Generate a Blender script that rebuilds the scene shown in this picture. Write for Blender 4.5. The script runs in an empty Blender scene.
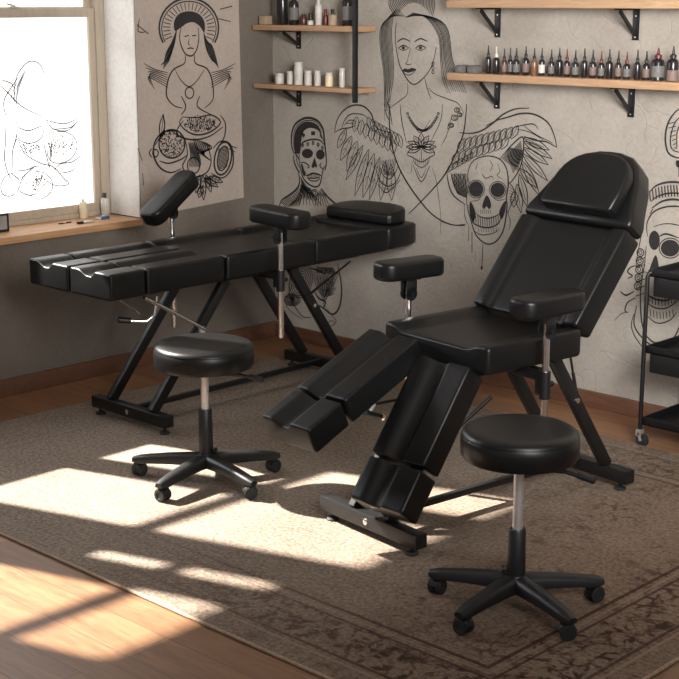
import bpy, bmesh, math, random
from mathutils import Vector, Matrix, noise
R = math.radians
PI = math.pi
random.seed(7)
S = bpy.context.scene
COL = S.collection

# ------------------------------------------------------------------ camera
CAM = Vector((5.329, -5.079, 1.7))
FWD = Vector((-0.6733, 0.7028, -0.2296)).normalized()
RGT = Vector((0.7221, 0.6918, 0)).normalized()
UPV = RGT.cross(FWD)
FPX = 1439.0
cd = bpy.data.cameras.new('camera'); cam = bpy.data.objects.new('camera', cd); COL.objects.link(cam)
cd.sensor_width = 36; cd.lens = 36 * FPX / 679; cd.clip_start = .05
rot = Matrix((RGT, UPV, -FWD)).transposed()
cam.matrix_world = Matrix.Translation(CAM) @ rot.to_4x4()
S.camera = cam
# ------------------------------------------------------------------ world, sun, window light, added fill
W = bpy.data.worlds.new('sky'); S.world = W; W.use_nodes = True
W.node_tree.nodes['Background'].inputs[0].default_value = (.92, .95, 1, 1)
W.node_tree.nodes['Background'].inputs[1].default_value = .36
EL = R(41.2)
SUNDIR = Vector((.928 * math.cos(EL), .306 * math.cos(EL), -math.sin(EL))).normalized()
sl = bpy.data.lights.new('sun', 'SUN'); sl.energy = 33; sl.angle = R(1.0); sl.color = (1, .945, .86)
so = bpy.data.objects.new('sun', sl); COL.objects.link(so); so.rotation_euler = SUNDIR.to_track_quat('-Z', 'Y').to_euler()
def area(name, loc, direction, sx, sy, power, color):
    l = bpy.data.lights.new(name, 'AREA'); l.shape = 'RECTANGLE'; l.size = sx; l.size_y = sy; l.energy = power; l.color = color
    o = bpy.data.objects.new(name, l); COL.objects.link(o); o.location = loc
    o.rotation_euler = Vector(direction).to_track_quat('-Z', 'Z').to_euler(); return o
area('skylight_window_two', (-.55, -2.54, 1.9), (1, .1, -.2), 1.0, 1.5, 70, (.95, .97, 1))
area('skylight_window_three', (-.55, -3.6, 1.9), (1, .25, -.2), .7, 1.5, 45, (.95, .97, 1))
fill_lamp = area('back_wall_fill', (4.9, -3.1, 1.95), (-2.7, 3.1, -.2), 1.3, 1.0, 72, (1, .975, .945)); fill_lamp.data.spread = R(84)  # unseen fill lamp, added to brighten the back wall
S.view_settings.view_transform = 'Standard'; S.view_settings.look = 'None'
S.view_settings.gamma = 1; S.view_settings.use_curve_mapping = False
S.view_settings.exposure = 0.0

# ------------------------------------------------------------------ materials
def newmat(name):
    m = bpy.data.materials.new(name); m.use_nodes = True
    nt = m.node_tree; b = nt.nodes['Principled BSDF']; return m, nt, b
def N(nt, t, **kw):
    n = nt.nodes.new(t)
    for k, v in kw.items(): setattr(n, k, v)
    return n
def coords(nt, scale=(1, 1, 1), kind='Object', rotz=0):
    tc = N(nt, 'ShaderNodeTexCoord'); mp = N(nt, 'ShaderNodeMapping')
    mp.inputs['Scale'].default_value = scale; mp.inputs['Rotation'].default_value[2] = rotz
    nt.links.new(tc.outputs[kind], mp.inputs[0]); return mp.outputs[0]
def noise_tex(nt, vec, scale, detail=4, rough=.55, dist=0):
    n = N(nt, 'ShaderNodeTexNoise'); n.inputs['Scale'].default_value = scale; n.inputs['Detail'].default_value = detail
    n.inputs['Roughness'].default_value = rough; n.inputs['Distortion'].default_value = dist
    nt.links.new(vec, n.inputs['Vector']); return n.outputs['Fac']
def ramp(nt, fac, stops):
    r = N(nt, 'ShaderNodeValToRGB'); e = r.color_ramp.elements
    while len(e) < len(stops): e.new(.5)
    for i, (p, c) in enumerate(stops):
        e[i].position = p; e[i].color = tuple(c) + (1,) if len(c) == 3 else c
    nt.links.new(fac, r.inputs[0]); return r.outputs[0]
def mix(nt, fac, a, b, mode='MIX'):
    m = N(nt, 'ShaderNodeMix', data_type='RGBA', blend_type=mode)
    if isinstance(fac, (int, float)): m.inputs[0].default_value = fac
    else: nt.links.new(fac, m.inputs[0])
    for s, v in ((m.inputs[6], a), (m.inputs[7], b)):
        if isinstance(v, tuple): s.default_value = v + (1,)
        else: nt.links.new(v, s)
    return m.outputs[2]
def math_n(nt, op, a, b=None, c=None, clamp=False):
    m = N(nt, 'ShaderNodeMath', operation=op, use_clamp=clamp)
    for i, v in enumerate((a, b, c)):
        if v is None: continue
        if isinstance(v, (int, float)): m.inputs[i].default_value = v
        else: nt.links.new(v, m.inputs[i])
    return m.outputs[0]
def bump(nt, b, h, strength, dist=.01):
    n = N(nt, 'ShaderNodeBump'); n.inputs['Strength'].default_value = strength; n.inputs['Distance'].default_value = dist
    nt.links.new(h, n.inputs['Height']); nt.links.new(n.outputs[0], b.inputs['Normal'])
def simple(name, c, rough=.5, metal=0, var=.12, scale=30, bmp=0, bscale=200, spec=.5):
    m, nt, b = newmat(name); v = coords(nt)
    f = noise_tex(nt, v, scale)
    lo = tuple(x * (1 - var) for x in c); hi = tuple(min(1, x * (1 + var)) for x in c)
    nt.links.new(ramp(nt, f, [(.3, lo), (.7, hi)]), b.inputs['Base Color'])
    b.inputs['Roughness'].default_value = rough; b.inputs['Metallic'].default_value = metal
    b.inputs['Specular IOR Level'].default_value = spec
    if bmp: bump(nt, b, noise_tex(nt, v, bscale, 2), bmp, .001)
    return m
M = {}
M['leather'] = simple('black_leatherette', (.0052, .0052, .0054), .36, 0, .1, 12, .2, 700, .30)
M['metal_black'] = simple('black_powder_coated_steel', (.006, .0061, .0065), .40, 0, .15, 40, .15, 900)
M['plastic'] = simple('black_plastic', (.008, .0082, .009), .43, 0, .12, 40, .15, 600)
M['rubber'] = simple('dark_rubber', (.012, .012, .012), .7)
M['chrome'] = simple('chrome', (.95, .94, .93), .2, 1, .04, 20)
M['steel'] = simple('brushed_steel', (.72, .71, .70), .34, .8, .06, 90)
M['white_plastic'] = simple('white_plastic', (.55, .52, .47), .4)
M['cream'] = simple('cream_plastic', (.72, .62, .42), .4)
M['amber'] = simple('amber_bottle', (.17, .08, .035), .25)
M['dark_glass'] = simple('dark_bottle', (.014, .012, .013), .22)
M['red_cap'] = simple('dark_red_cap', (.10, .014, .014), .35)
M['red_brown'] = simple('red_brown_bottle', (.07, .025, .022), .3)
M['label_grey'] = simple('grey_label', (.13, .125, .12), .6, 0, .2, 60)
M['label_rose'] = simple('dusty_label', (.17, .115, .10), .6, 0, .2, 60)
M['clear'] = simple('frosted_bottle', (.55, .53, .5), .25, 0, .1)
M['blue'] = simple('blue_wrapper', (.05, .10, .22), .5, 0, .3, 50)
M['grey_box'] = simple('grey_card', (.32, .31, .3), .7, 0, .1)
M['pale_wood'] = None
M['tan_card'] = simple('tan_card', (.36, .27, .18), .7)
M['ink'] = simple('black_ink', (.018, .016, .016), .75, 0, .3, 60)
M['ink_soft'] = simple('worn_grey_ink', (.11, .10, .095), .8, 0, .35, 40)

def plaster(name, base, warm, dark, bm=.35):
    m, nt, b = newmat(name); v = coords(nt)
    big = noise_tex(nt, v, 1.1, 6, .6, .6); mid = noise_tex(nt, v, 5, 8, .62, .3); fine = noise_tex(nt, v, 60, 4, .6)
    c = ramp(nt, big, [(.36, dark), (.5, base), (.66, warm)])
    c = mix(nt, .35, c, ramp(nt, mid, [(.3, dark), (.55, base), (.75, tuple(x * 1.12 for x in base))]))
    c = mix(nt, .22, c, ramp(nt, fine, [(.35, tuple(x * .6 for x in base)), (.6, base)]))
    nt.links.new(c, b.inputs['Base Color']); b.inputs['Roughness'].default_value = .85
    vo = N(nt, 'ShaderNodeTexVoronoi', feature='DISTANCE_TO_EDGE'); vo.inputs['Scale'].default_value = 3.2
    dv = N(nt, 'ShaderNodeVectorMath', operation='MULTIPLY_ADD')
    nz = N(nt, 'ShaderNodeTexNoise'); nz.inputs['Scale'].default_value = 4; nt.links.new(v, nz.inputs['Vector'])
    nt.links.new(nz.outputs['Color'], dv.inputs[0]); dv.inputs[1].default_value = (.5, .5, .5); nt.links.new(v, dv.inputs[2])
    nt.links.new(dv.outputs[0], vo.inputs['Vector'])
    crack = math_n(nt, 'MULTIPLY', ramp(nt, vo.outputs['Distance'], [(0, (0, 0, 0)), (.02, (1, 1, 1))]), .35)
    h = math_n(nt, 'ADD', math_n(nt, 'MULTIPLY', noise_tex(nt, v, 22, 6, .65, .5), 1.2), math_n(nt, 'MULTIPLY', fine, .35))
    h = math_n(nt, 'ADD', h, crack)
    bump(nt, b, h, bm, .008); return m
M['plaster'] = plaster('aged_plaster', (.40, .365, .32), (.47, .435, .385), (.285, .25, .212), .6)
M['plaster_left'] = plaster('aged_plaster_shaded', (.165, .14, .116), (.195, .168, .14), (.125, .105, .087), .3)  # same plaster as the back wall, its shade put into the colour
M['white_plaster'] = plaster('whitewashed_reveal', (.82, .80, .76), (.87, .86, .83), (.68, .65, .61), .2)
M['poster'] = plaster('aged_poster_paper', (.43, .36, .31), (.47, .40, .345), (.36, .30, .255), .12)

def wood(name, stops, grain=(1, 14, 14), rough=.45, planks=None, bm=.15):
    m, nt, b = newmat(name); v = coords(nt); g = coords(nt, grain)
    if planks:
        L, Wd = planks
        br = N(nt, 'ShaderNodeTexBrick'); br.offset = .37; br.inputs['Scale'].default_value = 1
        br.inputs['Brick Width'].default_value = L; br.inputs['Row Height'].default_value = Wd
        br.inputs['Mortar Size'].default_value = .0016; br.inputs['Mortar Smooth'].default_value = .4; br.inputs['Bias'].default_value = 0
        br.inputs['Color1'].default_value = (0, 0, 0, 1); br.inputs['Color2'].default_value = (1, 1, 1, 1); br.inputs['Mortar'].default_value = (.5, .5, .5, 1)
        nt.links.new(v, br.inputs['Vector'])
        off = N(nt, 'ShaderNodeVectorMath', operation='MULTIPLY_ADD'); off.inputs[1].default_value = (7, 3, 5)
        nt.links.new(br.outputs['Color'], off.inputs[0]); nt.links.new(g, off.inputs[2]); g = off.outputs[0]
    f = noise_tex(nt, g, 2.2, 7, .6, 1.4)
    c = ramp(nt, f, stops)
    fine = noise_tex(nt, g, 9, 5, .6, .8)
    c = mix(nt, .3, c, ramp(nt, fine, [(.3, stops[0][1]), (.6, stops[-1][1])]))
    if planks:
        tone = mix(nt, 1.0, c, ramp(nt, br.outputs['Color'], [(0, (.78, .76, .74)), (1, (1.08, 1.05, 1.0))]), 'MULTIPLY')
        c = mix(nt, math_n(nt, 'MULTIPLY', br.outputs['Fac'], .75), tone, (.035, .018, .01))
    nt.links.new(c, b.inputs['Base Color'])
    rg = math_n(nt, 'MULTIPLY_ADD', fine, .2, rough - .1); nt.links.new(rg, b.inputs['Roughness'])
    h = fine if not planks else math_n(nt, 'SUBTRACT', math_n(nt, 'MULTIPLY', fine, .3), br.outputs['Fac'])
    bump(nt, b, h, bm, .002); return m
M['floor'] = wood('oak_floor_planks', [(.3, (.165, .076, .036)), (.5, (.26, .132, .066)), (.72, (.345, .19, .10))], (1.1, 9, 9), .42, (1.5, .145), .3)
M['baseboard'] = wood('stained_baseboard', [(.3, (.085, .037, .022)), (.55, (.135, .062, .036)), (.75, (.19, .092, .055))], (2, 14, 14), .5)
M['shelf'] = wood('raw_shelf_wood', [(.3, (.33, .19, .105)), (.55, (.43, .265, .15)), (.75, (.50, .32, .19))], (1.5, 12, 25), .55)
M['sill'] = wood('oak_sill_wood', [(.3, (.42, .22, .10)), (.55, (.56, .32, .16)), (.75, (.64, .4, .22))], (12, 1.5, 20), .5)
M['frame'] = wood('painted_window_wood', [(.3, (.40, .33, .25)), (.55, (.48, .405, .32)), (.75, (.54, .46, .37))], (12, 12, 1.5), .5)
M['shelf_pale'] = M['shelf']

# lit window film
m, nt, b = newmat('bright_frosted_pane'); v = coords(nt)
b.inputs['Base Color'].default_value = (.9, .9, .9, 1); b.inputs['Roughness'].default_value = .25
nt.links.new(ramp(nt, noise_tex(nt, v, 1.5), [(.3, (.97, .98, 1)), (.7, (1, 1, 1))]), b.inputs['Emission Color'])
b.inputs['Emission Strength'].default_value = 1.5; M['pane'] = m
m, nt, b = newmat('window_pen_line'); v = coords(nt)
b.inputs['Base Color'].default_value = (.4, .4, .4, 1); b.inputs['Roughness'].default_value = .8
nt.links.new(ramp(nt, noise_tex(nt, v, 9), [(.3, (.34, .34, .34)), (.7, (.44, .44, .44))]), b.inputs['Base Color'])
M['pen'] = m
# clear glass
m, nt, b = newmat('clear_glass'); v = coords(nt)
gl = N(nt, 'ShaderNodeBsdfTransparent'); gs = N(nt, 'ShaderNodeBsdfGlossy'); gs.inputs['Roughness'].default_value = .02
mx = N(nt, 'ShaderNodeMixShader'); nt.links.new(math_n(nt, 'MULTIPLY', noise_tex(nt, v, 3), .12), mx.inputs[0])
nt.links.new(gl.outputs[0], mx.inputs[1]); nt.links.new(gs.outputs[0], mx.inputs[2]); nt.links.new(mx.outputs[0], nt.nodes['Material Output'].inputs[0])
M['glass'] = m

# rug
RX0, RX1, RY0, RY1 = .36, 3.535, -2.63, -.36
m, nt, b = newmat('worn_persian_rug'); v = coords(nt)
sep = N(nt, 'ShaderNodeSeparateXYZ'); nt.links.new(v, sep.inputs[0]); X, Y = sep.outputs[0], sep.outputs[1]
def edge_dist():
    ax = math_n(nt, 'SUBTRACT', (RX1 - RX0) / 2, math_n(nt, 'ABSOLUTE', math_n(nt, 'SUBTRACT', X, (RX0 + RX1) / 2)))
    ay = math_n(nt, 'SUBTRACT', (RY1 - RY0) / 2, math_n(nt, 'ABSOLUTE', math_n(nt, 'SUBTRACT', Y, (RY0 + RY1) / 2)))
    return math_n(nt, 'MINIMUM', ax, ay)
ED = edge_dist()
nz = N(nt, 'ShaderNodeTexNoise'); nz.inputs['Scale'].default_value = 5; nz.inputs['Detail'].default_value = 3; nt.links.new(v, nz.inputs['Vector'])
dv = N(nt, 'ShaderNodeVectorMath', operation='MULTIPLY_ADD'); dv.inputs[1].default_value = (.22, .22, 0)
nt.links.new(nz.outputs['Color'], dv.inputs[0]); nt.links.new(v, dv.inputs[2]); wv = dv.outputs[0]
def vor(scale, vec, feat='DISTANCE_TO_EDGE'):
    n = N(nt, 'ShaderNodeTexVoronoi', feature=feat); n.inputs['Scale'].default_value = scale; nt.links.new(vec, n.inputs['Vector']); return n.outputs['Distance']
vine = ramp(nt, vor(15, wv), [(.05, (1, 1, 1)), (.15, (0, 0, 0))])
fl = ramp(nt, vor(26, wv, 'F1'), [(.18, (1, 1, 1)), (.27, (0, 0, 0))])
rng = ramp(nt, vor(8.5, wv, 'F1'), [(.22, (0, 0, 0)), (.27, (1, 1, 1)), (.31, (0, 0, 0))])
pat = math_n(nt, 'MAXIMUM', vine, math_n(nt, 'MAXIMUM', math_n(nt, 'MULTIPLY', fl, .8), rng))
wear = ramp(nt, noise_tex(nt, v, 3.5, 6, .65), [(.40, (0, 0, 0)), (.62, (1, 1, 1))])
speck = noise_tex(nt, v, 75, 5, .75); pile = noise_tex(nt, v, 210, 3, .75)
# pattern is clearer toward the right side of this worn rug
rightness = N(nt, 'ShaderNodeMapRange'); nt.links.new(X, rightness.inputs[0]); rightness.inputs[1].default_value = 1.9; rightness.inputs[2].default_value = 3.1; rightness.inputs[3].default_value = .05; rightness.inputs[4].default_value = 1
breakup = ramp(nt, noise_tex(nt, v, 19, 5, .7), [(.42, (0, 0, 0)), (.56, (1, 1, 1))])
keep = math_n(nt, 'MULTIPLY', math_n(nt, 'MULTIPLY', wear, breakup), rightness.outputs[0])
base = ramp(nt, noise_tex(nt, v, 2.2, 5, .6), [(.3, (.215, .165, .128)), (.5, (.275, .218, .172)), (.7, (.33, .268, .215))])
base = mix(nt, .5, base, ramp(nt, speck, [(.38, (.085, .064, .05)), (.6, (.46, .385, .315))]))
c = mix(nt, math_n(nt, 'MULTIPLY', math_n(nt, 'MULTIPLY', pat, keep), .85), base, (.07, .037, .028))
def band(a, w):   # thin line at distance a from edge
    d = math_n(nt, 'ABSOLUTE', math_n(nt, 'SUBTRACT', ED, a)); return math_n(nt, 'LESS_THAN', d, w)
for a_, w_, col_, k in ((.325, .007, (.06, .034, .026), .8), (.30, .004, (.40, .32, .25), .5), (.275, .005, (.06, .034, .026), .75), (.10, .006, (.06, .034, .026), .7), (.075, .005, (.42, .34, .27), .6)):
    fac = math_n(nt, 'MULTIPLY', math_n(nt, 'MULTIPLY', band(a_, w_), k), math_n(nt, 'MULTIPLY_ADD', rightness.outputs[0], .9, .12, clamp=True))
    c = mix(nt, fac, c, col_)
inb = math_n(nt, 'MULTIPLY', math_n(nt, 'LESS_THAN', ED, .27), math_n(nt, 'GREATER_THAN', ED, .11))
c = mix(nt, math_n(nt, 'MULTIPLY', math_n(nt, 'MULTIPLY', inb, pat), math_n(nt, 'MULTIPLY', math_n(nt, 'MULTIPLY', rightness.outputs[0], breakup), .85)), c, (.06, .034, .027))
warmtint = mix(nt, math_n(nt, 'MULTIPLY', rightness.outputs[0], .6), (1, 1, 1), (.64, .47, .36))
c = mix(nt, 1.0, c, warmtint, 'MULTIPLY')
nt.links.new(c, b.inputs['Base Color']); b.inputs['Roughness'].default_value = .95; b.inputs['Specular IOR Level'].default_value = .1
bump(nt, b, math_n(nt, 'ADD', math_n(nt, 'MULTIPLY', speck, .7), pile), .9, .006)
M['rug'] = m
M['binding'] = simple('rug_edge_binding', (.36, .27, .19), .9, 0, .25, 120, .4, 300)

# ------------------------------------------------------------------ builders
def finish(name, bm, mat, parent=None, mtx=None, ang=42):
    bmesh.ops.recalc_face_normals(bm, faces=bm.faces)
    me = bpy.data.meshes.new(name)
    for f in bm.faces: f.smooth = True
    bm.to_mesh(me); bm.free()
    try: me.set_sharp_from_angle(angle=R(ang))
    except Exception: pass
    me.materials.append(M[mat] if isinstance(mat, str) else mat)
    o = bpy.data.objects.new(name, me); COL.objects.link(o)
    if parent: o.parent = parent
    if mtx is not None: o.matrix_local = mtx
    return o
def tag(o, label=None, cat=None, group=None, kind=None):
    if label: o['label'] = label
    if cat: o['category'] = cat
    if group: o['group'] = group
    if kind: o['kind'] = kind
    return o
def empty(name, loc, rz=0):
    o = bpy.data.objects.new(name, None); COL.objects.link(o); o.location = loc; o.rotation_euler = (0, 0, rz); o.empty_display_size = .1; return o
def copy_tree(o, parent=None):
    c = o.copy(); COL.objects.link(c)
    if parent: c.parent = parent
    for ch in list(o.children): copy_tree(ch, c)
    return c
def frame_m(o, x, y, z):
    m = Matrix((x, y, z)).transposed().to_4x4(); return Matrix.Translation(o) @ m
def box(bm, a, b, bev=0, mtx=None, seg=2):
    a, b = Vector(a), Vector(b); c = (a + b) / 2; s = b - a
    t = Matrix.Translation(c) @ Matrix.Diagonal((abs(s.x), abs(s.y), abs(s.z), 1))
    r = bmesh.ops.create_cube(bm, size=1, matrix=t)
    vs = r['verts']
    if bev:
        es = list({e for v in vs for e in v.link_edges})
        q = bmesh.ops.bevel(bm, geom=es, offset=bev, segments=seg, affect='EDGES', profile=.6)
        vs = list({v for f in q['faces'] for v in f.verts} | {v for v in vs if v.is_valid})
    if mtx is not None: bmesh.ops.transform(bm, matrix=mtx, verts=[v for v in vs if v.is_valid])
    return vs
def beam(bm, p, q, w, h, bev=.003, up=(0, 0, 1)):
    p, q = Vector(p), Vector(q); d = (q - p); L = d.length; d.normalize()
    s = d.cross(Vector(up)); s = s.normalized() if s.length > 1e-4 else Vector((1, 0, 0)); n = s.cross(d)
    box(bm, (-w / 2, 0, -h / 2), (w / 2, L, h / 2), bev, frame_m(p, s, d, n))
def tube(bm, pts, r, seg=16, caps=True):
    pts = [Vector(p) for p in pts]; rings = []; prev = None
    for i, p in enumerate(pts):
        d = (pts[min(i + 1, len(pts) - 1)] - pts[max(i - 1, 0)]).normalized()
        if prev is None:
            a = Vector((0, 0, 1)) if abs(d.z) < .9 else Vector((1, 0, 0))
        else: a = prev
        u = (a - d * a.dot(d)).normalized(); prev = u; w = d.cross(u)
        rr = r[i] if isinstance(r, (list, tuple)) else r
        rings.append([bm.verts.new(p + u * math.cos(2 * PI * k / seg) * rr + w * math.sin(2 * PI * k / seg) * rr) for k in range(seg)])
    for a, b in zip(rings, rings[1:]):
        for k in range(seg): bm.faces.new((a[k], a[(k + 1) % seg], b[(k + 1) % seg], b[k]))
    if caps: bm.faces.new(rings[0][::-1]); bm.faces.new(rings[-1])
def lathe(bm, prof, seg=48, c=(0, 0, 0), mtx=None):
    c = Vector(c); rings = []; new = []
    for r, z in prof:
        if r < 1e-6: rings.append([bm.verts.new(c + Vector((0, 0, z)))])
        else: rings.append([bm.verts.new(c + Vector((r * math.cos(2 * PI * k / seg), r * math.sin(2 * PI * k / seg), z))) for k in range(seg)])
        new += rings[-1]
    for a, b in zip(rings, rings[1:]):
        for k in range(seg):
            j = (k + 1) % seg
            if len(a) == 1 and len(b) == 1: continue
            if len(a) == 1: bm.faces.new((a[0], b[j], b[k]))
            elif len(b) == 1: bm.faces.new((a[k], a[j], b[0]))
            else: bm.faces.new((a[k], a[j], b[j], b[k]))
    if len(rings[0]) > 1: bm.faces.new(rings[0][::-1])
    if len(rings[-1]) > 1: bm.faces.new(rings[-1])
    if mtx is not None: bmesh.ops.transform(bm, matrix=mtx, verts=new)
def offset_poly(P, d):
    n = len(P); out = []
    for i in range(n):
        a, b, c = Vector(P[i - 1]), Vector(P[i]), Vector(P[(i + 1) % n])
        t1 = (b - a); t2 = (c - b)
        if t1.length < 1e-7: t1 = t2
        if t2.length < 1e-7: t2 = t1
        t1.normalize(); t2.normalize(); n1 = Vector((-t1.y, t1.x)); n2 = Vector((-t2.y, t2.x)); m_ = n1 + n2
        if m_.length < 1e-6: m_ = n1
        m_.normalize(); k = max(.5, m_.dot(n1)); out.append(b + m_ * d / k)
    return out
def puck(bm, P, th, r=.012, mtx=None, topz=None, seg=4):
    """outline (counter-clockwise 2D) -> rounded slab, top at z=0, bottom at -th; topz(x,y) lowers the top"""
    lv = []
    for i in range(seg + 1):
        a = PI / 2 * i / seg; lv.append((r * (1 - math.sin(a)), -th + r * (1 - math.cos(a))))
    for i in range(seg + 1):
        a = PI / 2 * i / seg; lv.append((r * (1 - math.cos(a)), -r + r * math.sin(a)))
    rings = []
    for ins, z in lv:
        Q = offset_poly(P, ins); ring = []
        for q in Q:
            zz = z
            if topz: zz += topz(q[0], q[1]) * max(0, min(1, (z + th) / th))
            ring.append(bm.verts.new((q[0], q[1], zz)))
        rings.append(ring)
    n = len(P)
    for a, b in zip(rings, rings[1:]):
        for k in range(n): bm.faces.new((a[k], a[(k + 1) % n], b[(k + 1) % n], b[k]))
    bm.faces.new(rings[0][::-1])
    # dome the lid a little with an inner ring
    cx = sum(v.co.x for v in rings[-1]) / n; cy = sum(v.co.y for v in rings[-1]) / n; cz = sum(v.co.z for v in rings[-1]) / n
    prev = rings[-1]
    for k_, dz in ((.7, .0015), (.35, .0025)):
        ring = [bm.verts.new((cx + (v.co.x - cx) * k_, cy + (v.co.y - cy) * k_, cz + (v.co.z - cz) * k_ + dz)) for v in rings[-1]]
        for k in range(n): bm.faces.new((prev[k], prev[(k + 1) % n], ring[(k + 1) % n], ring[k]))
        prev = ring
    bm.faces.new(prev)
    if mtx is not None: bmesh.ops.transform(bm, matrix=mtx, verts=[v for rg in rings for v in rg])
def sm(t):
    t = max(0, min(1, t)); return t * t * (3 - 2 * t)
def cushion(bm, w, L, th, prof, r=.014):
    """upholstered block, x across, y along 0..L, top z=0 lowered by prof(t) t in -1..1"""
    sec = []
    h = w / 2; seg = 4; nt_ = 40
    for i in range(seg + 1):
        a = PI / 2 * i / seg; sec.append((-h + r * (1 - math.sin(a)), -th + r * (1 - math.cos(a))))
    for i in range(seg + 1):
        a = PI / 2 * i / seg; x = -h + r * (1 - math.cos(a)); sec.append((x, -r + r * math.sin(a) - prof(x / h)))
    for i in range(1, nt_):
        x = -h + r + (w - 2 * r) * i / nt_; sec.append((x, -prof(x / h)))
    for i in range(seg, -1, -1):
        a = PI / 2 * i / seg; x = h - r * (1 - math.cos(a)); sec.append((x, -r + r * math.sin(a) - prof(x / h)))
    for i in range(seg, -1, -1):
        a = PI / 2 * i / seg; sec.append((h - r * (1 - math.sin(a)), -th + r * (1 - math.cos(a))))
    sec = sec[::-1]
    ys = []
    for i in range(seg + 1):
        a = PI / 2 * i / seg; ys.append((r * (1 - math.cos(a)), r * (1 - math.sin(a))))
    n = 10
    for i in range(1, n): ys.append((r + (L - 2 * r) * i / n, 0))
    for i in range(seg, -1, -1):
        a = PI / 2 * i / seg; ys.append((L - r * (1 - math.cos(a)), r * (1 - math.sin(a))))
    rings = []
    for y, ins in ys:
        ring = []
        for x, z in sec:
            xx = x * (1 - ins / h); zc = -th / 2; zz = zc + (z - zc) * (1 - ins / (th / 2))
            ring.append(bm.verts.new((xx, y, zz)))
        rings.append(ring)
    k = len(sec)
    for a, b in zip(rings, rings[1:]):
        for i in range(k): bm.faces.new((a[i], a[(i + 1) % k], b[(i + 1) % k], b[i]))
    bm.faces.new(rings[0][::-1]); bm.faces.new(rings[-1])
# ================================================================== SETTING
def struct(name, bm, mat): return tag(finish(name, bm, mat, ang=30), kind='structure')
bm = bmesh.new(); box(bm, (-.35, -9, -.06), (7.5, .3, -.012)); struct('floor', bm, 'floor')
bm = bmesh.new(); box(bm, (-.35, 0, -.012), (7.5, .2, 3.3)); struct('wall_back', bm, 'plaster')
bm = bmesh.new(); box(bm, (-.35, -9, 3.2), (7.5, .2, 3.35)); struct('ceiling', bm, 'white_plaster')
# wall_left with window openings (y0, y1, z0, z1)
WT = -.32
OP = [(-3.86, -3.08, .95, 2.57), (-2.97, -2.01, .98, 2.66), (-1.90, -.872, .665, 2.45)]
bm = bmesh.new(); y = -9
for (a, b_, z0, z1) in OP:
    box(bm, (WT, y, -.012), (0, a, 3.2)); box(bm, (WT, a, -.012), (0, b_, z0)); box(bm, (WT, a, z1), (0, b_, 3.2)); y = b_
box(bm, (WT, y, -.012), (0, 0, 3.2))
bmesh.ops.remove_doubles(bm, verts=bm.verts, dist=1e-5)
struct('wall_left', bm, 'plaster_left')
bm = bmesh.new(); box(bm, (0, -9, -.012), (.016, -.0, .068), .003); struct('baseboard_left', bm, 'baseboard')
bm = bmesh.new(); box(bm, (.016, -.016, -.012), (7.5, 0, .060), .003); struct('baseboard_back', bm, 'baseboard')
# whitewashed reveal of the near window
bm = bmesh.new(); box(bm, (-.215, -.878, .705), (.001, -.871, 2.45)); struct('trim_1', bm, 'white_plaster')
# window_1
y0, y1, z0, z1, x0, x1 = -1.90, -.878, .70, 2.45, -.29, -.215
bm = bmesh.new()
box(bm, (x0, y1 - .05, z0), (x1, y1, z1), .003); box(bm, (x0, y0, z0), (x1, y0 + .05, z1), .003)
box(bm, (x0, y0 + .05, z0), (x1, y1 - .05, z0 + .022), .003); box(bm, (x0, y0 + .05, z1 - .05), (x1, y1 - .05, z1), .003)
win = struct('window_1', bm, 'frame')
for nm, (za, zb, xo) in (('lower_sash', (z0 + .022, 1.665, -.236)), ('upper_sash', (1.63, z1 - .05, -.262))):
    bm = bmesh.new(); a, b_ = y0 + .05, y1 - .05
    box(bm, (xo - .02, b_ - .035, za), (xo + .014, b_, zb), .003); box(bm, (xo - .02, a, za), (xo + .014, a + .035, zb), .003)
    box(bm, (xo - .02, a + .035, za), (xo + .014, b_ - .035, za + .04), .003); box(bm, (xo - .02, a + .035, zb - .042), (xo + .014, b_ - .035, zb), .003)
    s = finish(nm, bm, 'frame', win)
    bm = bmesh.new(); box(bm, (xo - .006, a + .033, za + .038), (xo - .002, b_ - .033, zb - .04)); finish('pane', bm, 'pane', s)
bm = bmesh.new(); box(bm, (-.232, -1.39, 1.665), (-.215, -1.34, 1.674), .002); box(bm, (-.236, -1.372, 1.674), (-.212, -1.36, 1.682), .002)
tube(bm, [(-.224, -1.366, 1.678), (-.222, -1.40, 1.684)], .004, 8); finish('sash_latch', bm, 'steel', win)
# window sill board
bm = bmesh.new(); box(bm, (-.29, -1.90, .668), (.022, -.872, .70), .004); struct('trim_2', bm, 'sill')
# the two further windows that throw the sun patches
for i, (a, b_, z0, z1, ms, rz) in enumerate(((-2.97, -2.01, .98, 2.66, (-2.37,), 1.70), (-3.86, -3.08, .95, 2.57, (-3.255,), 2.02))):
    bm = bmesh.new(); xa, xb = -.07, -.02
    box(bm, (xa, a, z0), (xb, a + .03, z1)); box(bm, (xa, b_ - .03, z0), (xb, b_, z1)); box(bm, (xa, a + .03, z0), (xb, b_ - .03, z0 + .03)); box(bm, (xa, a + .03, z1 - .03), (xb, b_ - .03, z1))
    for q in ms: box(bm, (xa, q - .075, z0 + .03), (xb, q + .075, z1 - .03))
    box(bm, (xa + .005, a + .03, rz - .024), (xb - .005, b_ - .03, rz + .024))
    if i: box(bm, (xa, -3.19, z0), (xb, b_ - .02, 1.74))  # unseen panel added to stop sun through the lower part of the narrow pane
    w_ = struct('window_%d' % (i + 2), bm, 'frame')
    bm = bmesh.new(); box(bm, (-.05, a + .03, z0 + .03), (-.046, b_ - .03, z1 - .03)); finish('pane', bm, 'glass', w_)

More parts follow.
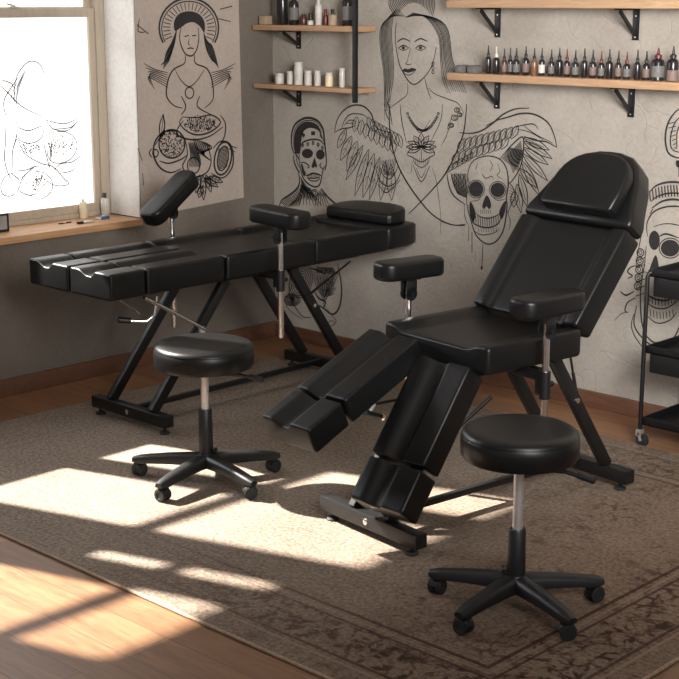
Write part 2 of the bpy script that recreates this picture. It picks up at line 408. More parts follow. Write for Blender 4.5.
# ================================================================== RUG
bm = bmesh.new(); box(bm, (RX0, RY0, -.0118), (RX1, RY1, 0), .004)
rug = tag(finish('rug', bm, 'rug'), 'large worn patterned brown rug under the beds and stools', 'rug')
bm = bmesh.new()
for p, q in (((RX0, RY0), (RX1, RY0)), ((RX1, RY0), (RX1, RY1)), ((RX1, RY1), (RX0, RY1)), ((RX0, RY1), (RX0, RY0))):
    tube(bm, [(p[0], p[1], -.0066), (q[0], q[1], -.0066)], .0058, 8)
finish('edge_binding', bm, 'binding', rug)
RT = 0
# ================================================================== BEDS
def P_seat(t): return .020 * sm((.86 - abs(t)) / .26)
def P_back(t): return .020 * sm((.80 - abs(t)) / .14)
def P_leg(t): return .021 * sm((t + .62) / .5) * (1 - sm((t - .05) / .2))
def P_head(t): return .0
def stadium(L, w, k=8, rr=None):
    """rounded rectangle outline along y"""
    r = rr or w * .38; out = []
    for cx, cy, a0 in ((w / 2 - r, L / 2 - r, 0), (-w / 2 + r, L / 2 - r, 90), (-w / 2 + r, -L / 2 + r, 180), (w / 2 - r, -L / 2 + r, 270)):
        for i in range(k + 1):
            a = R(a0 + 90 * i / k); out.append((cx + r * math.cos(a), cy + r * math.sin(a)))
    return out
def dshape(w, d, k=14):
    """flat front at y=0, arc towards +y"""
    out = [(-w / 2 + .0, .012), (-w / 2 + .012, 0), (w / 2 - .012, 0), (w / 2, .012)]
    for i in range(k + 1):
        a = PI * i / k; e = .78
        c_, s_ = math.cos(a), math.sin(a)
        out.append((w / 2 * math.copysign(abs(c_) ** e, c_), d * .38 + d * .62 * abs(s_) ** e))
    return out
def headshape(w, L, sq=0):
    h = w / 2
    pts = [(-h + .01, 0), (h - .01, 0), (h, .012), (h, L * .2), (h * .985, L * .5), (h * .93, L * .8), (h * .88, L * .93), (h * .78, L * .985), (h * .5, L), (0, L)] if sq else [(-h + .01, 0), (h - .01, 0), (h, .012), (h - .004, L * .14), (h * .92, L * .26), (h * .78, L * .58), (h * .62, L * .82), (h * .44, L * .94), (h * .2, L * .99), (0, L)]
    left = [(-x, y) for x, y in pts[3:-1]][::-1]
    return pts[1:] + left + [(-h, .012), (-h + .01, 0)]
def make_bed(name, label, loc, rz, c):
    root = tag(empty(name, loc, rz), label, 'treatment bed')
    w, zt, th = c['w'], c['zt'], c['th']; zb = zt - th
    # --- base
    for y in (c['ya'], c['yb']):
        bm = bmesh.new(); hb = c['hb'] + c.get('bx', .03)
        box(bm, (-hb, y - .024, .03), (hb, y + .024, .078), .004)
        bar = finish('base_bar', bm, 'metal_black', root)
        for s in (-1, 1):
            bm = bmesh.new(); lathe(bm, [(0, 0), (.021, 0), (.022, .004), (.018, .009), (.006, .011), (.006, .031)], 24, (s * c['hb'], y, 0)); finish('levelling_foot', bm, 'rubber', bar)
        bm = bmesh.new(); sgn = -1 if y == c['ya'] else 1
        lathe(bm, [(0, 0), (.011, 0), (.011, .004), (.007, .006), (0, .006)], 6 if sgn < 0 else 16, mtx=Matrix.Translation((0, y + sgn * .0235, .055)) @ Matrix.Rotation(-sgn * PI / 2, 4, 'X')); finish('bolt', bm, 'chrome', bar)
    bm = bmesh.new(); beam(bm, (0, c['ya'], .062), (0, c['yb'], .062), .022, .022); finish('base_rail', bm, 'metal_black', root)
    # --- posts
    px = c['px']; zf = zb - .028
    for s in (-1, 1):
        pa = c.get('pxa', px); bm = bmesh.new(); beam(bm, (s * pa, c['ya'], .074), (s * pa, c['ta'], zf), .028, .042, .003, (0, 1, 0)); p = finish('post', bm, 'metal_black', root)
        if s > 0:
            bm = bmesh.new(); q = .62; yy = c['ya'] + (c['ta'] - c['ya']) * q; zz = .074 + (zf - .074) * q
            box(bm, (px + .014, yy - .012, zz - .02), (px + .03, yy + .012, zz + .016), .003); finish('bracket', bm, 'steel', p)
        bm = bmesh.new(); beam(bm, (s * px, c['yb'], .074), (s * px, c['tb'], zf), .028, .042, .003, (0, 1, 0)); p = finish('post', bm, 'metal_black', root)
        bm = bmesh.new(); q = .62; yy = c['yb'] + (c['tb'] - c['yb']) * q; zz = .074 + (zf - .074) * q
        lathe(bm, [(0, 0), (.009, 0), (.009, .005), (0, .006)], 16, mtx=Matrix.Translation((s * (px + .014), yy, zz)) @ Matrix.Rotation(s * PI / 2, 4, 'Y')); finish('bolt', bm, 'chrome', p)
    # --- top frame
    fa, fb = c['ta'] - .04, c['fb']
    bm = bmesh.new()
    for s in (-1, 1): beam(bm, (s * px, fa, zb - .016), (s * px, fb, zb - .016), .028, .030)
    for y in (fa, c['tb'], (c['ta'] + c['tb']) / 2, fb): beam(bm, (-px - .01, y, zb - .018), (px + .01, y, zb - .018), .028, .028)
    box(bm, (-px - .05, c['tb'] - .07, zb - .075), (px, c['tb'] - .045, zb - .055), .003)
    finish('top_frame', bm, 'metal_black', root)
    # --- cushions
    y2, y3 = c['y2'], c['y3']
    bm = bmesh.new(); cushion(bm, w, y3 - y2, th, P_seat, .013); finish('seat_cushion', bm, 'leather', root, Matrix.Translation((0, y2, zt)))
    for side, lg in c['legs'].items():
        O, az, pi_, wl, tl, L1, L2 = lg
        az += c.get('leg_rot', 0)
        d = Vector((-math.sin(az) * math.cos(pi_), -math.cos(az) * math.cos(pi_), -math.sin(pi_)))
        s = Vector((0, 0, 1)).cross(d).normalized(); n = d.cross(s)
        if n.z < 0: n = -n
        O = Vector(O)
        g = .006
        bm = bmesh.new(); cushion(bm, wl, L1 - g, tl, P_leg, .009); lc = finish('leg_cushion', bm, 'leather', root, frame_m(O + d * L1, s, -d, n))
        bm = bmesh.new(); cushion(bm, wl, L2 - g, tl, P_leg, .009); finish('foot_cushion', bm, 'leather', root, frame_m(O + d * (L1 + g + L2), s, -d, n))
        bm = bmesh.new(); box(bm, (-.06, .03, -tl - .014), (.06, L1 * .8, -tl + .004), .003); finish('leg_plate', bm, 'metal_black', lc)
    pb = c['back_pitch']; d = Vector((0, math.cos(pb), math.sin(pb))); n = Vector((0, -math.sin(pb), math.cos(pb))); xx = Vector((1, 0, 0))
    O = Vector(c['back_o'])
    Lb = c['back_L']; wb = c['wb']
    bm = bmesh.new(); cushion(bm, wb, Lb, th, P_back, .011); finish('back_cushion', bm, 'leather', root, frame_m(O, xx, d, n))
    bm = bmesh.new(); Lh = c['head_L']; P = headshape(wb + c.get('hw', 0), Lh, c.get('hs', 0))
    puck(bm, P, th * .98, .016); hd = finish('head_cushion', bm, 'leather', root, frame_m(O + d * (Lb + .006) + n * .0, xx, d, n))
    pw, pd, py, pt = c['pillow']
    bm = bmesh.new(); puck(bm, dshape(pw, pd), pt, .012, topz=lambda x, y: c.get('ptilt', -.012) * y / pd); pil = finish('pillow', bm, 'leather', root, frame_m(O + d * (Lb + .006 + py) + n * (pt + .001) + xx * c['pxo'], xx, d, n))
    bm = bmesh.new(); beam(bm, O + d * (Lb * .15) - n * (th + .012) + xx * -.12, O + d * (Lb + .1) - n * (th + .012) + xx * -.12, .03, .022, .003, n)
    beam(bm, O + d * (Lb * .15) - n * (th + .012) + xx * .12, O + d * (Lb + .1) - n * (th + .012) + xx * .12, .03, .022, .003, n)
    finish('back_frame', bm, 'metal_black', root)
    a, b_ = c['strut']
    bm = bmesh.new(); tube(bm, [a, b_], .0045, 12); tube(bm, [a, Vector(a).lerp(Vector(b_), .5)], .0065, 12); finish('back_strut', bm, 'metal_black', root)
    # --- arm rests
    for ar in c['arms']:
        cx, cy, cz, yaw, incl, L, ptop, pbot, slv = ar
        m_ = Matrix.Translation((cx, cy, cz)) @ Matrix.Rotation(yaw, 4, 'Z') @ Matrix.Rotation(incl, 4, 'X')
        bm = bmesh.new(); puck(bm, [(x_, y_ + c.get('po', 0) * (incl > .2)) for x_, y_ in stadium(L, c['aw'], 6)], c['at'], .014); pad = finish('armrest_pad', bm, 'leather', root, m_)
        inv = m_.inverted(); k = c['pr']; ax, ay = ar[0], ar[1]
        top = cz - c['at'] * math.cos(incl) - .012
        pz = Matrix.Translation((ax, ay + ptop * 0, 0))
        bm = bmesh.new(); tube(bm, [(ax, ay, pbot), (ax, ay, top - .02)], k, 20); finish('armrest_post', bm, 'chrome', pad, inv)
        bm = bmesh.new(); ry = Matrix.Translation((ax, ay, 0)) @ Matrix.Rotation(yaw, 4, 'Z')
        for s in (-1, 1):
            box(bm, (s * (k + .003), -.022, top - .055), (s * (k + .007), .022, top + .012), .001, ry)
            lathe(bm, [(0, 0), (.024, 0), (.024, .004), (0, .004)], 20, mtx=ry @ Matrix.Translation((s * (k + .005) - .002, 0, top - .045)) @ Matrix.Rotation(PI / 2, 4, 'Y'))
        box(bm, (-.03, -.03, top + .006), (.03, .03, top + .012), .001, ry)
        lathe(bm, [(0, 0), (.007, 0), (.007, .05), (0, .05)], 12, mtx=ry @ Matrix.Translation((-.025, 0, top - .045)) @ Matrix.Rotation(PI / 2, 4, 'Y'))
        finish('armrest_bracket', bm, 'metal_black', pad, inv)
        bm = bmesh.new(); tube(bm, [(ax, ay, slv - .045), (ax, ay, slv + .045)], k + .006, 20)
        sx = -1 if ax > 0 else 1; xin = sx * (-(w / 2 - .07))
        box(bm, (min(ax, xin), ay - .012, slv + .012), (max(ax, xin), ay + .012, slv + .036), .002)
        box(bm, (min(ax, ax + sx * .03), ay - .016, slv - .03), (max(ax, ax + sx * .03), ay + .016, slv + .036), .002)
        tube(bm, [(ax, ay + k, slv), (ax, ay + k + .022, slv)], .009, 12)
        finish('armrest_clamp', bm, 'metal_black', pad, inv)
    return root
def rod(name, pts, r, mat, root):
    bm = bmesh.new(); tube(bm, pts, r, 14); return finish(name, bm, mat, root)

# flat bed by the window
W1 = .535
b1 = dict(w=W1, zt=.695, th=.104, ya=-.655, yb=.482, hb=.21, px=.135, ta=-.245, tb=.14, fb=.55,
    y2=-.350, y3=.16, legs={}, back_pitch=0, back_o=(0, .166, .695), back_L=.468, wb=W1 - .005, head_L=.235, hw=0, hs=1,
    pillow=(.41, .185, .048, .050), ptilt=.024, pxo=.015, strut=((.15, .21, .42), (.15, .50, .545)), aw=.12, at=.068, po=-.03, pr=.0125,
    arms=[(.30, -.085, .862, R(-91), R(-2), .30, 0, .315, .56), (-.30, -.165, .905, R(4), R(33), .32, 0, .28, .55)])
for s in (-1, 1): b1['legs'][s] = ((s * (W1 / 4 + .002), -.357, .695), 0, 0, W1 / 2 - .010, .104, .405, .172)
bed1 = make_bed('treatment_bed', 'black treatment bed laid out flat beside the window', (.764, -.9, RT), R(.3), b1)
rod('leg_support_rod', [(.18, -.715, .565), (.17, -.40, .385)], .008, 'chrome', bed1)
rod('leg_support_rod', [(-.10, -.62, .50), (-.10, -.52, .425)], .007, 'chrome', bed1)
hand = rod('crank_handle', [(.06, -.55, .53), (.05, -.56, .45), (.035, -.59, .425), (0, -.645, .432)], .008, 'chrome', bed1)
rod('grip', [(0, -.645, .432), (-.022, -.69, .44)], .0125, 'plastic', hand)

# adjustable chair-position bed in front
W2_ = .502
a2 = -.13
cA, sA = math.cos(-a2), math.sin(-a2)
def loc2(p):   # room point -> bed-two local
    x, y = p[0] - 2.456, p[1] + 1.0
    return (x * cA - y * sA, x * sA + y * cA, p[2])
b2 = dict(w=W2_, zt=.638, th=.095, ya=-.826, yb=.166, hb=.20, px=.13, bx=.044, pxa=.086, ta=-.49, tb=-.13, fb=-.09,
    y2=-.562, y3=-.125, back_pitch=.898, back_o=(-.006, -.150, .650), back_L=.385, wb=.492, head_L=.292, hw=.0,
    pillow=(.325, .235, .02, .055), pxo=.022, strut=((.135, -.01, .36), (.12, -.04, .53)), aw=.11, at=.064, pr=.0115, leg_rot=a2,
    legs={-1: (loc2((2.242, -1.592, .628)), .048, .409, .226, .093, .368, .162), 1: (loc2((2.462, -1.602, .577)), .017, .915, .226, .093, .362, .158)},
    arms=[loc2((2.725, -1.41, .798)) + (R(2), 0, .285, 0, .22, .50), loc2((2.10, -1.36, .826)) + (R(-5), 0, .265, 0, .22, .50)])
bed2 = make_bed('treatment_bed', 'black treatment bed raised into a chair, leg sections split apart', (2.456, -1.0, RT), a2, b2)
rod('leg_support_rod', [loc2((2.42, -1.29, .38)), loc2((2.325, -1.405, .24))], .007, 'metal_black', bed2)
hand = rod('crank_handle', [loc2(p) for p in ((2.34, -1.33, .50), (2.28, -1.37, .40), (2.20, -1.505, .371), (2.20, -1.64, .381))], .006, 'metal_black', bed2)
rod('grip', [loc2((2.20, -1.69, .362)), loc2((2.20, -1.612, .331))], .011, 'plastic', hand)
rod('grip_tip', [loc2((2.20, -1.612, .331)), loc2((2.20, -1.600, .326))], .0105, 'chrome', hand)
rod('grip_link', [loc2((2.20, -1.64, .381)), loc2((2.20, -1.67, .354))], .005, 'steel', hand)
# ================================================================== STOOLS
def make_stool(label, loc, rz, Rs, seat_top, sleeve_top, Rb, knob_ang, group=None):
    root = tag(empty('rolling_stool', loc, rz), label, 'stool')
    th = .088
    bm = bmesh.new(); r = Rs
    lathe(bm, [(0, seat_top - th), (r - .02, seat_top - th), (r - .006, seat_top - th + .004), (r, seat_top - th + .014), (r + .001, seat_top - .04), (r, seat_top - .026),
               (r - .003, seat_top - .020), (r - .0015, seat_top - .018), (r - .0035, seat_top - .012), (r - .009, seat_top - .006), (r - .02, seat_top - .0015), (r - .045, seat_top), (0, seat_top + .001)], 72)
    seat = finish('seat', bm, 'leather', root)
    bm = bmesh.new(); lathe(bm, [(0, 0), (r * .55, 0), (r * .6, .010), (0, .010)], 40, (0, 0, seat_top - th - .010)); box(bm, (-.06, -.04, seat_top - th - .028), (.06, .04, seat_top - th - .010), .003); finish('seat_plate', bm, 'metal_black', root)
    bm = bmesh.new(); z = seat_top - th - .026; a = R(-10)
    tube(bm, [(.04 * math.cos(a), .04 * math.sin(a), z), (.13 * math.cos(a), .13 * math.sin(a), z - .003), (.205 * math.cos(a - .1), .205 * math.sin(a - .1), z - .012)], .0065, 10)
    tube(bm, [(.165 * math.cos(a - .05), .165 * math.sin(a - .05), z - .006), (.215 * math.cos(a - .1), .215 * math.sin(a - .1), z - .014)], .010, 10)
    finish('height_lever', bm, 'plastic', root)
    bm = bmesh.new(); tube(bm, [(0, 0, sleeve_top - .01), (0, 0, seat_top - th - .02)], .0145, 24); finish('gas_column', bm, 'steel', root)
    bm = bmesh.new(); lathe(bm, [(0, .07), (.027, .07), (.0265, .12), (.0245, sleeve_top - .004), (.022, sleeve_top), (0, sleeve_top)], 32); sl_ = finish('column_sleeve', bm, 'plastic', root)
    bm = bmesh.new(); ca, sa = math.cos(knob_ang), math.sin(knob_ang)
    tube(bm, [(.02 * ca, .02 * sa, .115), (.036 * ca, .036 * sa, .115)], .005, 10); tube(bm, [(.034 * ca, .034 * sa, .115), (.040 * ca, .040 * sa, .115)], .012, 14); finish('knob', bm, 'plastic', sl_)
    # five-armed base, one moulded piece
    bm = bmesh.new()
    lathe(bm, [(0, .058), (.034, .058), (.040, .07), (.038, .092), (.030, .104), (0, .104)], 32)
    for k in range(5):
        an = R(18 + 72 * k); d = Vector((math.cos(an), math.sin(an), 0)); s = Vector((-math.sin(an), math.cos(an), 0)); rings = []
        for t in range(11):
            f = t / 10; rad = .012 + (Rb + .012) * f
            w = .031 + (.0195 - .031) * f; top = .103 - .030 * f ** 1.5; hgt = .046 + (.026 - .046) * f ** .8
            if t == 10: w *= .7; top -= .004; hgt *= .6
            ring = []
            for (u, v) in ((-1, -1), (-1, .2), (-.8, .75), (-.4, 1), (.4, 1), (.8, .75), (1, .2), (1, -1)):
                zz = top - hgt + (v + 1) / 2 * hgt
                ring.append(bm.verts.new(d * rad + s * (u * w) + Vector((0, 0, zz))))
            rings.append(ring)
        for a_, b_ in zip(rings, rings[1:]):
            for i in range(8): bm.faces.new((a_[i], a_[(i + 1) % 8], b_[(i + 1) % 8], b_[i]))
        bm.faces.new(rings[0][::-1]); bm.faces.new(rings[-1])
    finish('star_base', bm, 'plastic', root, ang=50)
    for k in range(5):
        an = R(18 + 72 * k); c = Vector((Rb * math.cos(an), Rb * math.sin(an), 0)); sw = R((35, 200, 60, 140, 10)[k])
        m_ = Matrix.Translation(c) @ Matrix.Rotation(sw, 4, 'Z'); bm = bmesh.new()
        tube(bm, [(.010, 0, .045), (.010, 0, .066)], .009, 14)
        # hood over the twin wheels
        prof = []
        for i in range(9):
            t = R(10 + 160 * i / 8); prof.append((math.cos(t) * .0255, math.sin(t) * .0255 + .0245))
        q = [[bm.verts.new((x_, y_, z_)) for y_ in (-.016, .016)] for x_, z_ in prof]
        q2 = [[bm.verts.new((x_ * .8, y_, .0245 + (z_ - .0245) * .8)) for y_ in (-.016, .016)] for x_, z_ in prof]
        for i in range(8):
            bm.faces.new((q[i][0], q[i + 1][0], q[i + 1][1], q[i][1])); bm.faces.new((q2[i][1], q2[i + 1][1], q2[i + 1][0], q2[i][0]))
            for j in (0, 1): bm.faces.new((q[i][j], q2[i][j], q2[i + 1][j], q[i + 1][j]))
        box(bm, (-.02, -.003, .012), (.02, .003, .047), .001)
        cs = finish('caster', bm, 'plastic', root, m_)
        for s in (-1, 1):
            bm = bmesh.new(); lathe(bm, [(0, 0), (.018, 0), (.0225, .002), (.0235, .005), (.0235, .014), (.021, .0165), (.012, .0165), (.011, .015), (0, .015)], 28,
                                    mtx=Matrix.Translation((0, s * .005, .0235)) @ Matrix.Rotation(-s * PI / 2, 4, 'X')); finish('wheel', bm, 'rubber', cs)
    return root
YAW = R(43.8)
make_stool('round black rolling stool in front of the flat bed', (1.536, -1.818, RT), YAW + R(5), .179, .515, .270, .258, R(-20))
make_stool('round black rolling stool beside the chair-shaped bed, nearest to the camera', (3.028, -1.947, RT), YAW - R(7), .166, .538, .240, .240, R(180))
# ================================================================== LINE DRAWINGS ON THE WALLS AND THE WINDOW
def spline(P, closed=False, n=5):
    P = [Vector(p) for p in P]; m = len(P)
    if m < 3 and not closed: return P
    out = []; rng_ = range(m if closed else m - 1)
    for i in rng_:
        if closed: a, b_, c, d = P[i - 1], P[i], P[(i + 1) % m], P[(i + 2) % m]
        else: a, b_, c, d = P[max(i - 1, 0)], P[i], P[i + 1], P[min(i + 2, m - 1)]
        for k in range(n):
            t = k / n; out.append(.5 * ((2 * b_) + (c - a) * t + (2 * a - 5 * b_ + 4 * c - d) * t * t + (3 * b_ - a - 3 * c + d) * t ** 3))
    if not closed: out.append(P[-1])
    return out
class Art:
    """ink strokes lying on a wall; a view of the photograph (x0,y0,scale) gives the points, each is carried to the wall in metres"""
    def __init__(s, axis, val, off=.0012):
        s.axis, s.val, s.off, s.bm = axis, val, off, bmesh.new(); s.v = (0, 0, 1); s.k = 1
    def view(s, x0, y0, k): s.v = (x0, y0, k); return s
    def w(s, p):
        px, py = s.v[0] + p[0] / s.v[2], s.v[1] + p[1] / s.v[2]
        r_ = FWD + RGT * ((px - 339.5) / FPX) - UPV * ((py - 339.5) / FPX)
        t = (s.val - CAM[s.axis]) / r_[s.axis]; q = CAM + r_ * t
        return Vector((q.x, q.z)) if s.axis == 1 else Vector((q.y, q.z))
    def put(s, q, e=0):
        o = s.off + e
        return s.bm.verts.new((q.x, s.val - o, q.y)) if s.axis == 1 else s.bm.verts.new((s.val + o, q.x, q.y))
    def line(s, pts, wd=2.0, closed=False, taper=True, raw=False):
        if isinstance(pts, str): pts = [tuple(map(float, a.split(','))) for a in pts.split()]
        Q = pts if raw else [s.w(p) for p in spline(pts, closed)]
        if closed: Q = Q + [Q[0], Q[1]]
        wd = wd * .00135 * s.k; L = R_ = None; n = len(Q)
        for i in range(n):
            d = Q[min(i + 1, n - 1)] - Q[max(i - 1, 0)]
            if d.length < 1e-7: continue
            d.normalize(); nn = Vector((-d.y, d.x)); f = 1
            if taper and not closed: f = .45 + .55 * math.sin(PI * (i + .5) / n)
            l, r = s.put(Q[i] + nn * wd * f), s.put(Q[i] - nn * wd * f)
            if L: s.bm.faces.new((L, l, r, R_))
            L, R_ = l, r
        return s
    def fill(s, pts, sm_=True):
        if isinstance(pts, str): pts = [tuple(map(float, a.split(','))) for a in pts.split()]
        Q = [s.w(p) for p in (spline(pts, True, 4) if sm_ else pts)]
        f = s.bm.faces.new([s.put(q) for q in Q]); bmesh.ops.triangulate(s.bm, faces=[f]); return s
    def ell(s, cx, cy, rx, ry, wd=2, fill=False, a0=0, a1=360, n=24, rot=0):
        c_, s_ = math.cos(R(rot)), math.sin(R(rot)); P = []
        full = a1 - a0 >= 360
        for i in range(n + (0 if full else 1)):
            t = R(a0 + (a1 - a0) * i / n); x, y = rx * math.cos(t), ry * math.sin(t); P.append((cx + x * c_ - y * s_, cy + x * s_ + y * c_))
        if fill: s.fill(P, False)
        else: s.line([s.w(p) for p in P], wd, full, False, True)
        return s
    def leaf(s, b, t, w, wd=1.5, mid=True, hatch=0):
        b, t = Vector(b), Vector(t); d = t - b; n = Vector((-d.y, d.x)).normalized() * w
        s.line([b, b + d * .25 + n * .8, b + d * .6 + n, t], wd); s.line([b, b + d * .25 - n * .8, b + d * .6 - n, t], wd)
        if mid: s.line([b + d * .1, b + d * .8], wd * .6)
        for i in range(hatch):
            f = .2 + .6 * i / max(1, hatch); p = b + d * f; s.line([p, p + d * .12 + n * .7], wd * .5); s.line([p, p + d * .12 - n * .7], wd * .5)
        return s
    def hatch(s, a, b, c, d, n, wd=1):
        a, b, c, d = map(Vector, (a, b, c, d))
        for i in range(n):
            f = (i + .5) / n; s.line([a.lerp(b, f), c.lerp(d, f)], wd)
        return s
    def dots(s, cx, cy, rx, ry, n, r=1.5, seed=1):
        q = random.Random(seed)
        for _ in range(n):
            a, k = q.random() * 6.283, math.sqrt(q.random()); x, y = cx + rx * k * math.cos(a), cy + ry * k * math.sin(a)
            b_ = q.random() * 6.28; s.line([(x, y), (x + r * 2 * math.cos(b_), y + r * 2 * math.sin(b_))], r * .55, taper=False)
        return s
    def done(s, name, label, mat='ink'):
        me = bpy.data.meshes.new(name); s.bm.to_mesh(me); s.bm.free(); me.materials.append(M[mat])
        o = bpy.data.objects.new(name, me); COL.objects.link(o)
        return tag(o, label, 'wall drawing', 'black line drawings on the walls') if label else o
L_ = lambda a, b, t: (a[0] + (b[0] - a[0]) * t, a[1] + (b[1] - a[1]) * t)

# ---- winged woman with pendant
A = Art(1, 0).view(330, 90, 4.244)
A.line('255,60 252,110 258,200 278,290 320,380 390,480 450,540 520,572 575,570', 3.2).line('580,60 576,120 565,190 530,280 480,370 400,460 335,525', 3)
A.line('20,180 30,130 55,90 95,66 140,68 175,100 188,140 205,165 258,182', 3).line('20,180 50,165 85,160 110,150', 2.2).line('50,165 62,130 90,102 140,105 160,122', 2)
A.line('60,150 85,128 110,135 95,150', 1.8).line('70,142 100,140', 1.5)
for i in range(9):
    f = i / 8; b_ = (70 + 190 * f, 165 + 150 * f ** .8)
    t = [(32, 248), (45, 300), (72, 345), (68, 382), (105, 450), (140, 458), (168, 466), (215, 470), (262, 470)][i]
    A.leaf(b_, t, 13 + 2 * (i % 3), 2, True, 2)
for i in range(8):
    f = i / 7; b_ = (115 + 150 * f, 112 + 95 * f); A.leaf(b_, (b_[0] - 12 + 18 * f, b_[1] + 66), 13, 1.9)
for i in range(9):
    f = i / 8; b_ = (150 + 125 * f, 120 + 70 * f); A.leaf((b_[0] + 12, b_[1] - 6), (b_[0] + 30, b_[1] + 56), 12, 1.7)
A.line('198,335 205,370 225,398 255,408 285,385 303,340', 2.4).line('212,325 225,360 252,378 278,350 290,318', 2).hatch((215, 300), (285, 290), (230, 360), (270, 365), 9, 1.6)
A.line('205,400 235,435 262,420 300,380', 2)
for k in range(6): A.line([(225 + 8 * k, 412 + 3 * k), (235 + 8 * k, 428 - 4 * k)], 1.2)
# right wing
A.view(440, 90, 3.575)
A.line('70,152 110,155 150,145 190,118 225,88 270,68 320,65', 3).line('165,128 205,108 240,98 290,84 340,88 385,115 408,160 418,205', 2.8).line('418,205 380,185 340,180 300,165', 2.4).line('262,135 300,125 335,122 352,140', 2)
A.line('300,128 345,160 405,190', 1.6).line('275,140 320,150 370,178', 1.6)
for b_, t in (((298, 182), (402, 246)), ((298, 205), (388, 268)), ((294, 225), (386, 325)), ((292, 250), (356, 378)), ((286, 280), (348, 350)), ((284, 300), (312, 418)), ((276, 335), (290, 440)), ((268, 360), (264, 420)), ((300, 170), (392, 215))): A.leaf(b_, t, 12, 2.2)
for i in range(10):
    f = i / 9; b_ = (90 + 190 * f, 172 - 46 * f); A.leaf(b_, (b_[0] - 26, b_[1] + 50), 11, 2)
for i in range(9):
    f = i / 8; b_ = (68 + 175 * f, 222 - 55 * f); A.leaf(b_, (b_[0] - 24 , b_[1] + 46), 11, 1.9)
for i in range(5):
    f = i / 4; b_ = (48 + 70 * f, 262 - 40 * f); A.leaf(b_, (b_[0] - 22, b_[1] + 34), 7, 1.8)
# necklaces, pendant, straps, rose
A.view(330, 90, 4.244)
for i in range(26):
    t = i / 25; x = 330 + 130 * t; y = 100 + 72 * math.sin(PI * t) ** .8; A.ell(x, y, 5, 4, 1.6, n=8)
A.line('298,60 305,130 325,225', 1.6).line('478,60 470,130 430,215', 1.4).line('520,100 500,180 475,235', 1.3).line('345,130 385,182 425,128', 1.4)
for an in (-90, -60, -120, -25, -155, 0, 180, 25, 155):
    c = (388, 242); r1 = 62 if abs(an + 90) < 5 else 56; A.leaf(c, (c[0] + r1 * math.cos(R(an)) * 1.15, c[1] + r1 * math.sin(R(an))), 11, 1.9)
A.line('325,235 340,250 330,275 350,285 388,305 425,285 445,272 435,250 450,232', 1.8).line('352,282 360,310 388,328 415,312 425,282', 1.6).line('354,318 388,390 424,322', 1.8).line('366,330 388,372 410,330', 1.2).line('350,300 345,350', 1).line('388,250 388,300', 1.4)
for k in range(7): A.line([(362 + 9 * k, 290), (364 + 8 * k, 318)], 1)
for c, r in (((530, 118), 14), ((540, 85), 12), ((515, 150), 11), ((552, 105), 10)): A.ell(c[0], c[1], r, r * .8, 1.6); A.ell(c[0] + 2, c[1], r * .5, r * .4, 1.3)
A.line('505,135 500,165 512,160', 1.3).line('435,330 450,380 458,430 470,530 468,620', 1.1)
# neck, face and hair
A.view(370, 0, 4.244)
A.line('112,95 108,170 122,260 140,305 165,345 188,358 212,345 245,310 268,265 282,200', 2.2).line('232,330 245,380 260,420', 1.6).line('160,352 158,400 130,425 110,440 70,470', 1.5).line('248,372 275,398 330,420 375,440 400,485', 1.6)
A.line('138,300 150,292 162,296 178,290 196,294', 1.8).fill('138,300 150,294 162,297 178,292 196,296 176,306 158,308').line('140,302 158,318 178,314 196,296', 1.6)
A.line('160,262 152,270 166,274 180,270', 1.5).line('172,200 165,235 158,262', 1.1)
for cx in (142, 215): A.line([(cx - 22, 205), (cx, 192), (cx + 24, 204)], 2.2).line([(cx - 20, 206), (cx, 214), (cx + 22, 205)], 1.4).ell(cx, 203, 7, 7, 1, True).line([(cx - 26, 178), (cx, 164), (cx + 30, 176)], 2.4)
q = random.Random(3)
for i in range(30):
    f = i / 29; x0 = 70 + 215 * f; A.line([(x0 * .72 + 60, 70 - 58 * math.sin(PI * f)), (x0 * .9 + 18, 20 - 30 * math.sin(PI * f)), (x0 * .8 + 36, -45)], 1.8)
for i in range(11):
    f = i / 10; A.line([(150 - 50 * f, 72 - 8 * f), (110 - 55 * f, 40 + 60 * f), (92 - 50 * f, 130 + 20 * f), (98 - 50 * f, 230), (100 - 40 * f, 330), (80 - 25 * f + 12 * q.random(), 430 + 90 * f * q.random())], 1.1 + .8 * q.random())
for i in range(10):
    f = i / 9; A.line([(150 + 30 * f, 74 - 20 * f), (230 + 55 * f, 70 + 10 * f), (290 + 42 * f, 150 - 20 * f), (300 + 50 * f, 250), (308 + 75 * f, 330), (330 + 80 * f, 385 + 10 * q.random())], 1.1 + .8 * q.random())
A
for k in range(3): A.ell(268, 270 + 18 * k, 5, 7, 1.4, n=10)
A.line('70,420 85,470 95,530', 2).line('60,440 72,490 85,515', 1.6)
A.done('wall_mural', 'large line mural of a winged woman with pendant, wings spread over the back wall')

# ---- skull with pointed ears below the right wing
A = Art(1, 0, .0016).view(440, 90, 3.575)
A.line('105,335 100,300 118,255 165,236 212,246 238,280 245,335 238,385 240,420 228,498 202,540 168,550 132,522 112,470 100,425 96,385 105,335', 2.6)
A.ell(130, 354, 26, 28, 0, True).ell(207, 357, 26, 26, 0, True).ell(130, 354, 30, 32, 1.4).ell(207, 357, 30, 30, 1.4)
A.fill('165,378 152,412 158,426 167,416 176,426 184,412 176,385')
A.line('118,432 140,450 165,458 190,455 218,440', 2).line('112,448 120,475 145,488 168,492 196,486 214,470 222,440', 2.6).line('125,505 150,518 190,512 212,498', 1.6)
for k in range(12): A.line([(120 + 8 * k, 446 + 8 * math.sin(PI * k / 11)), (122 + 8 * k, 478 + 10 * math.sin(PI * k / 11))], 1.7)
for k in range(8): A.line([(138 + 9 * k, 492), (140 + 9 * k, 508)], 1.2)
for k in range(6): A.line([(146 + 7 * k, 428), (146 + 7 * k, 442)], 1.2)
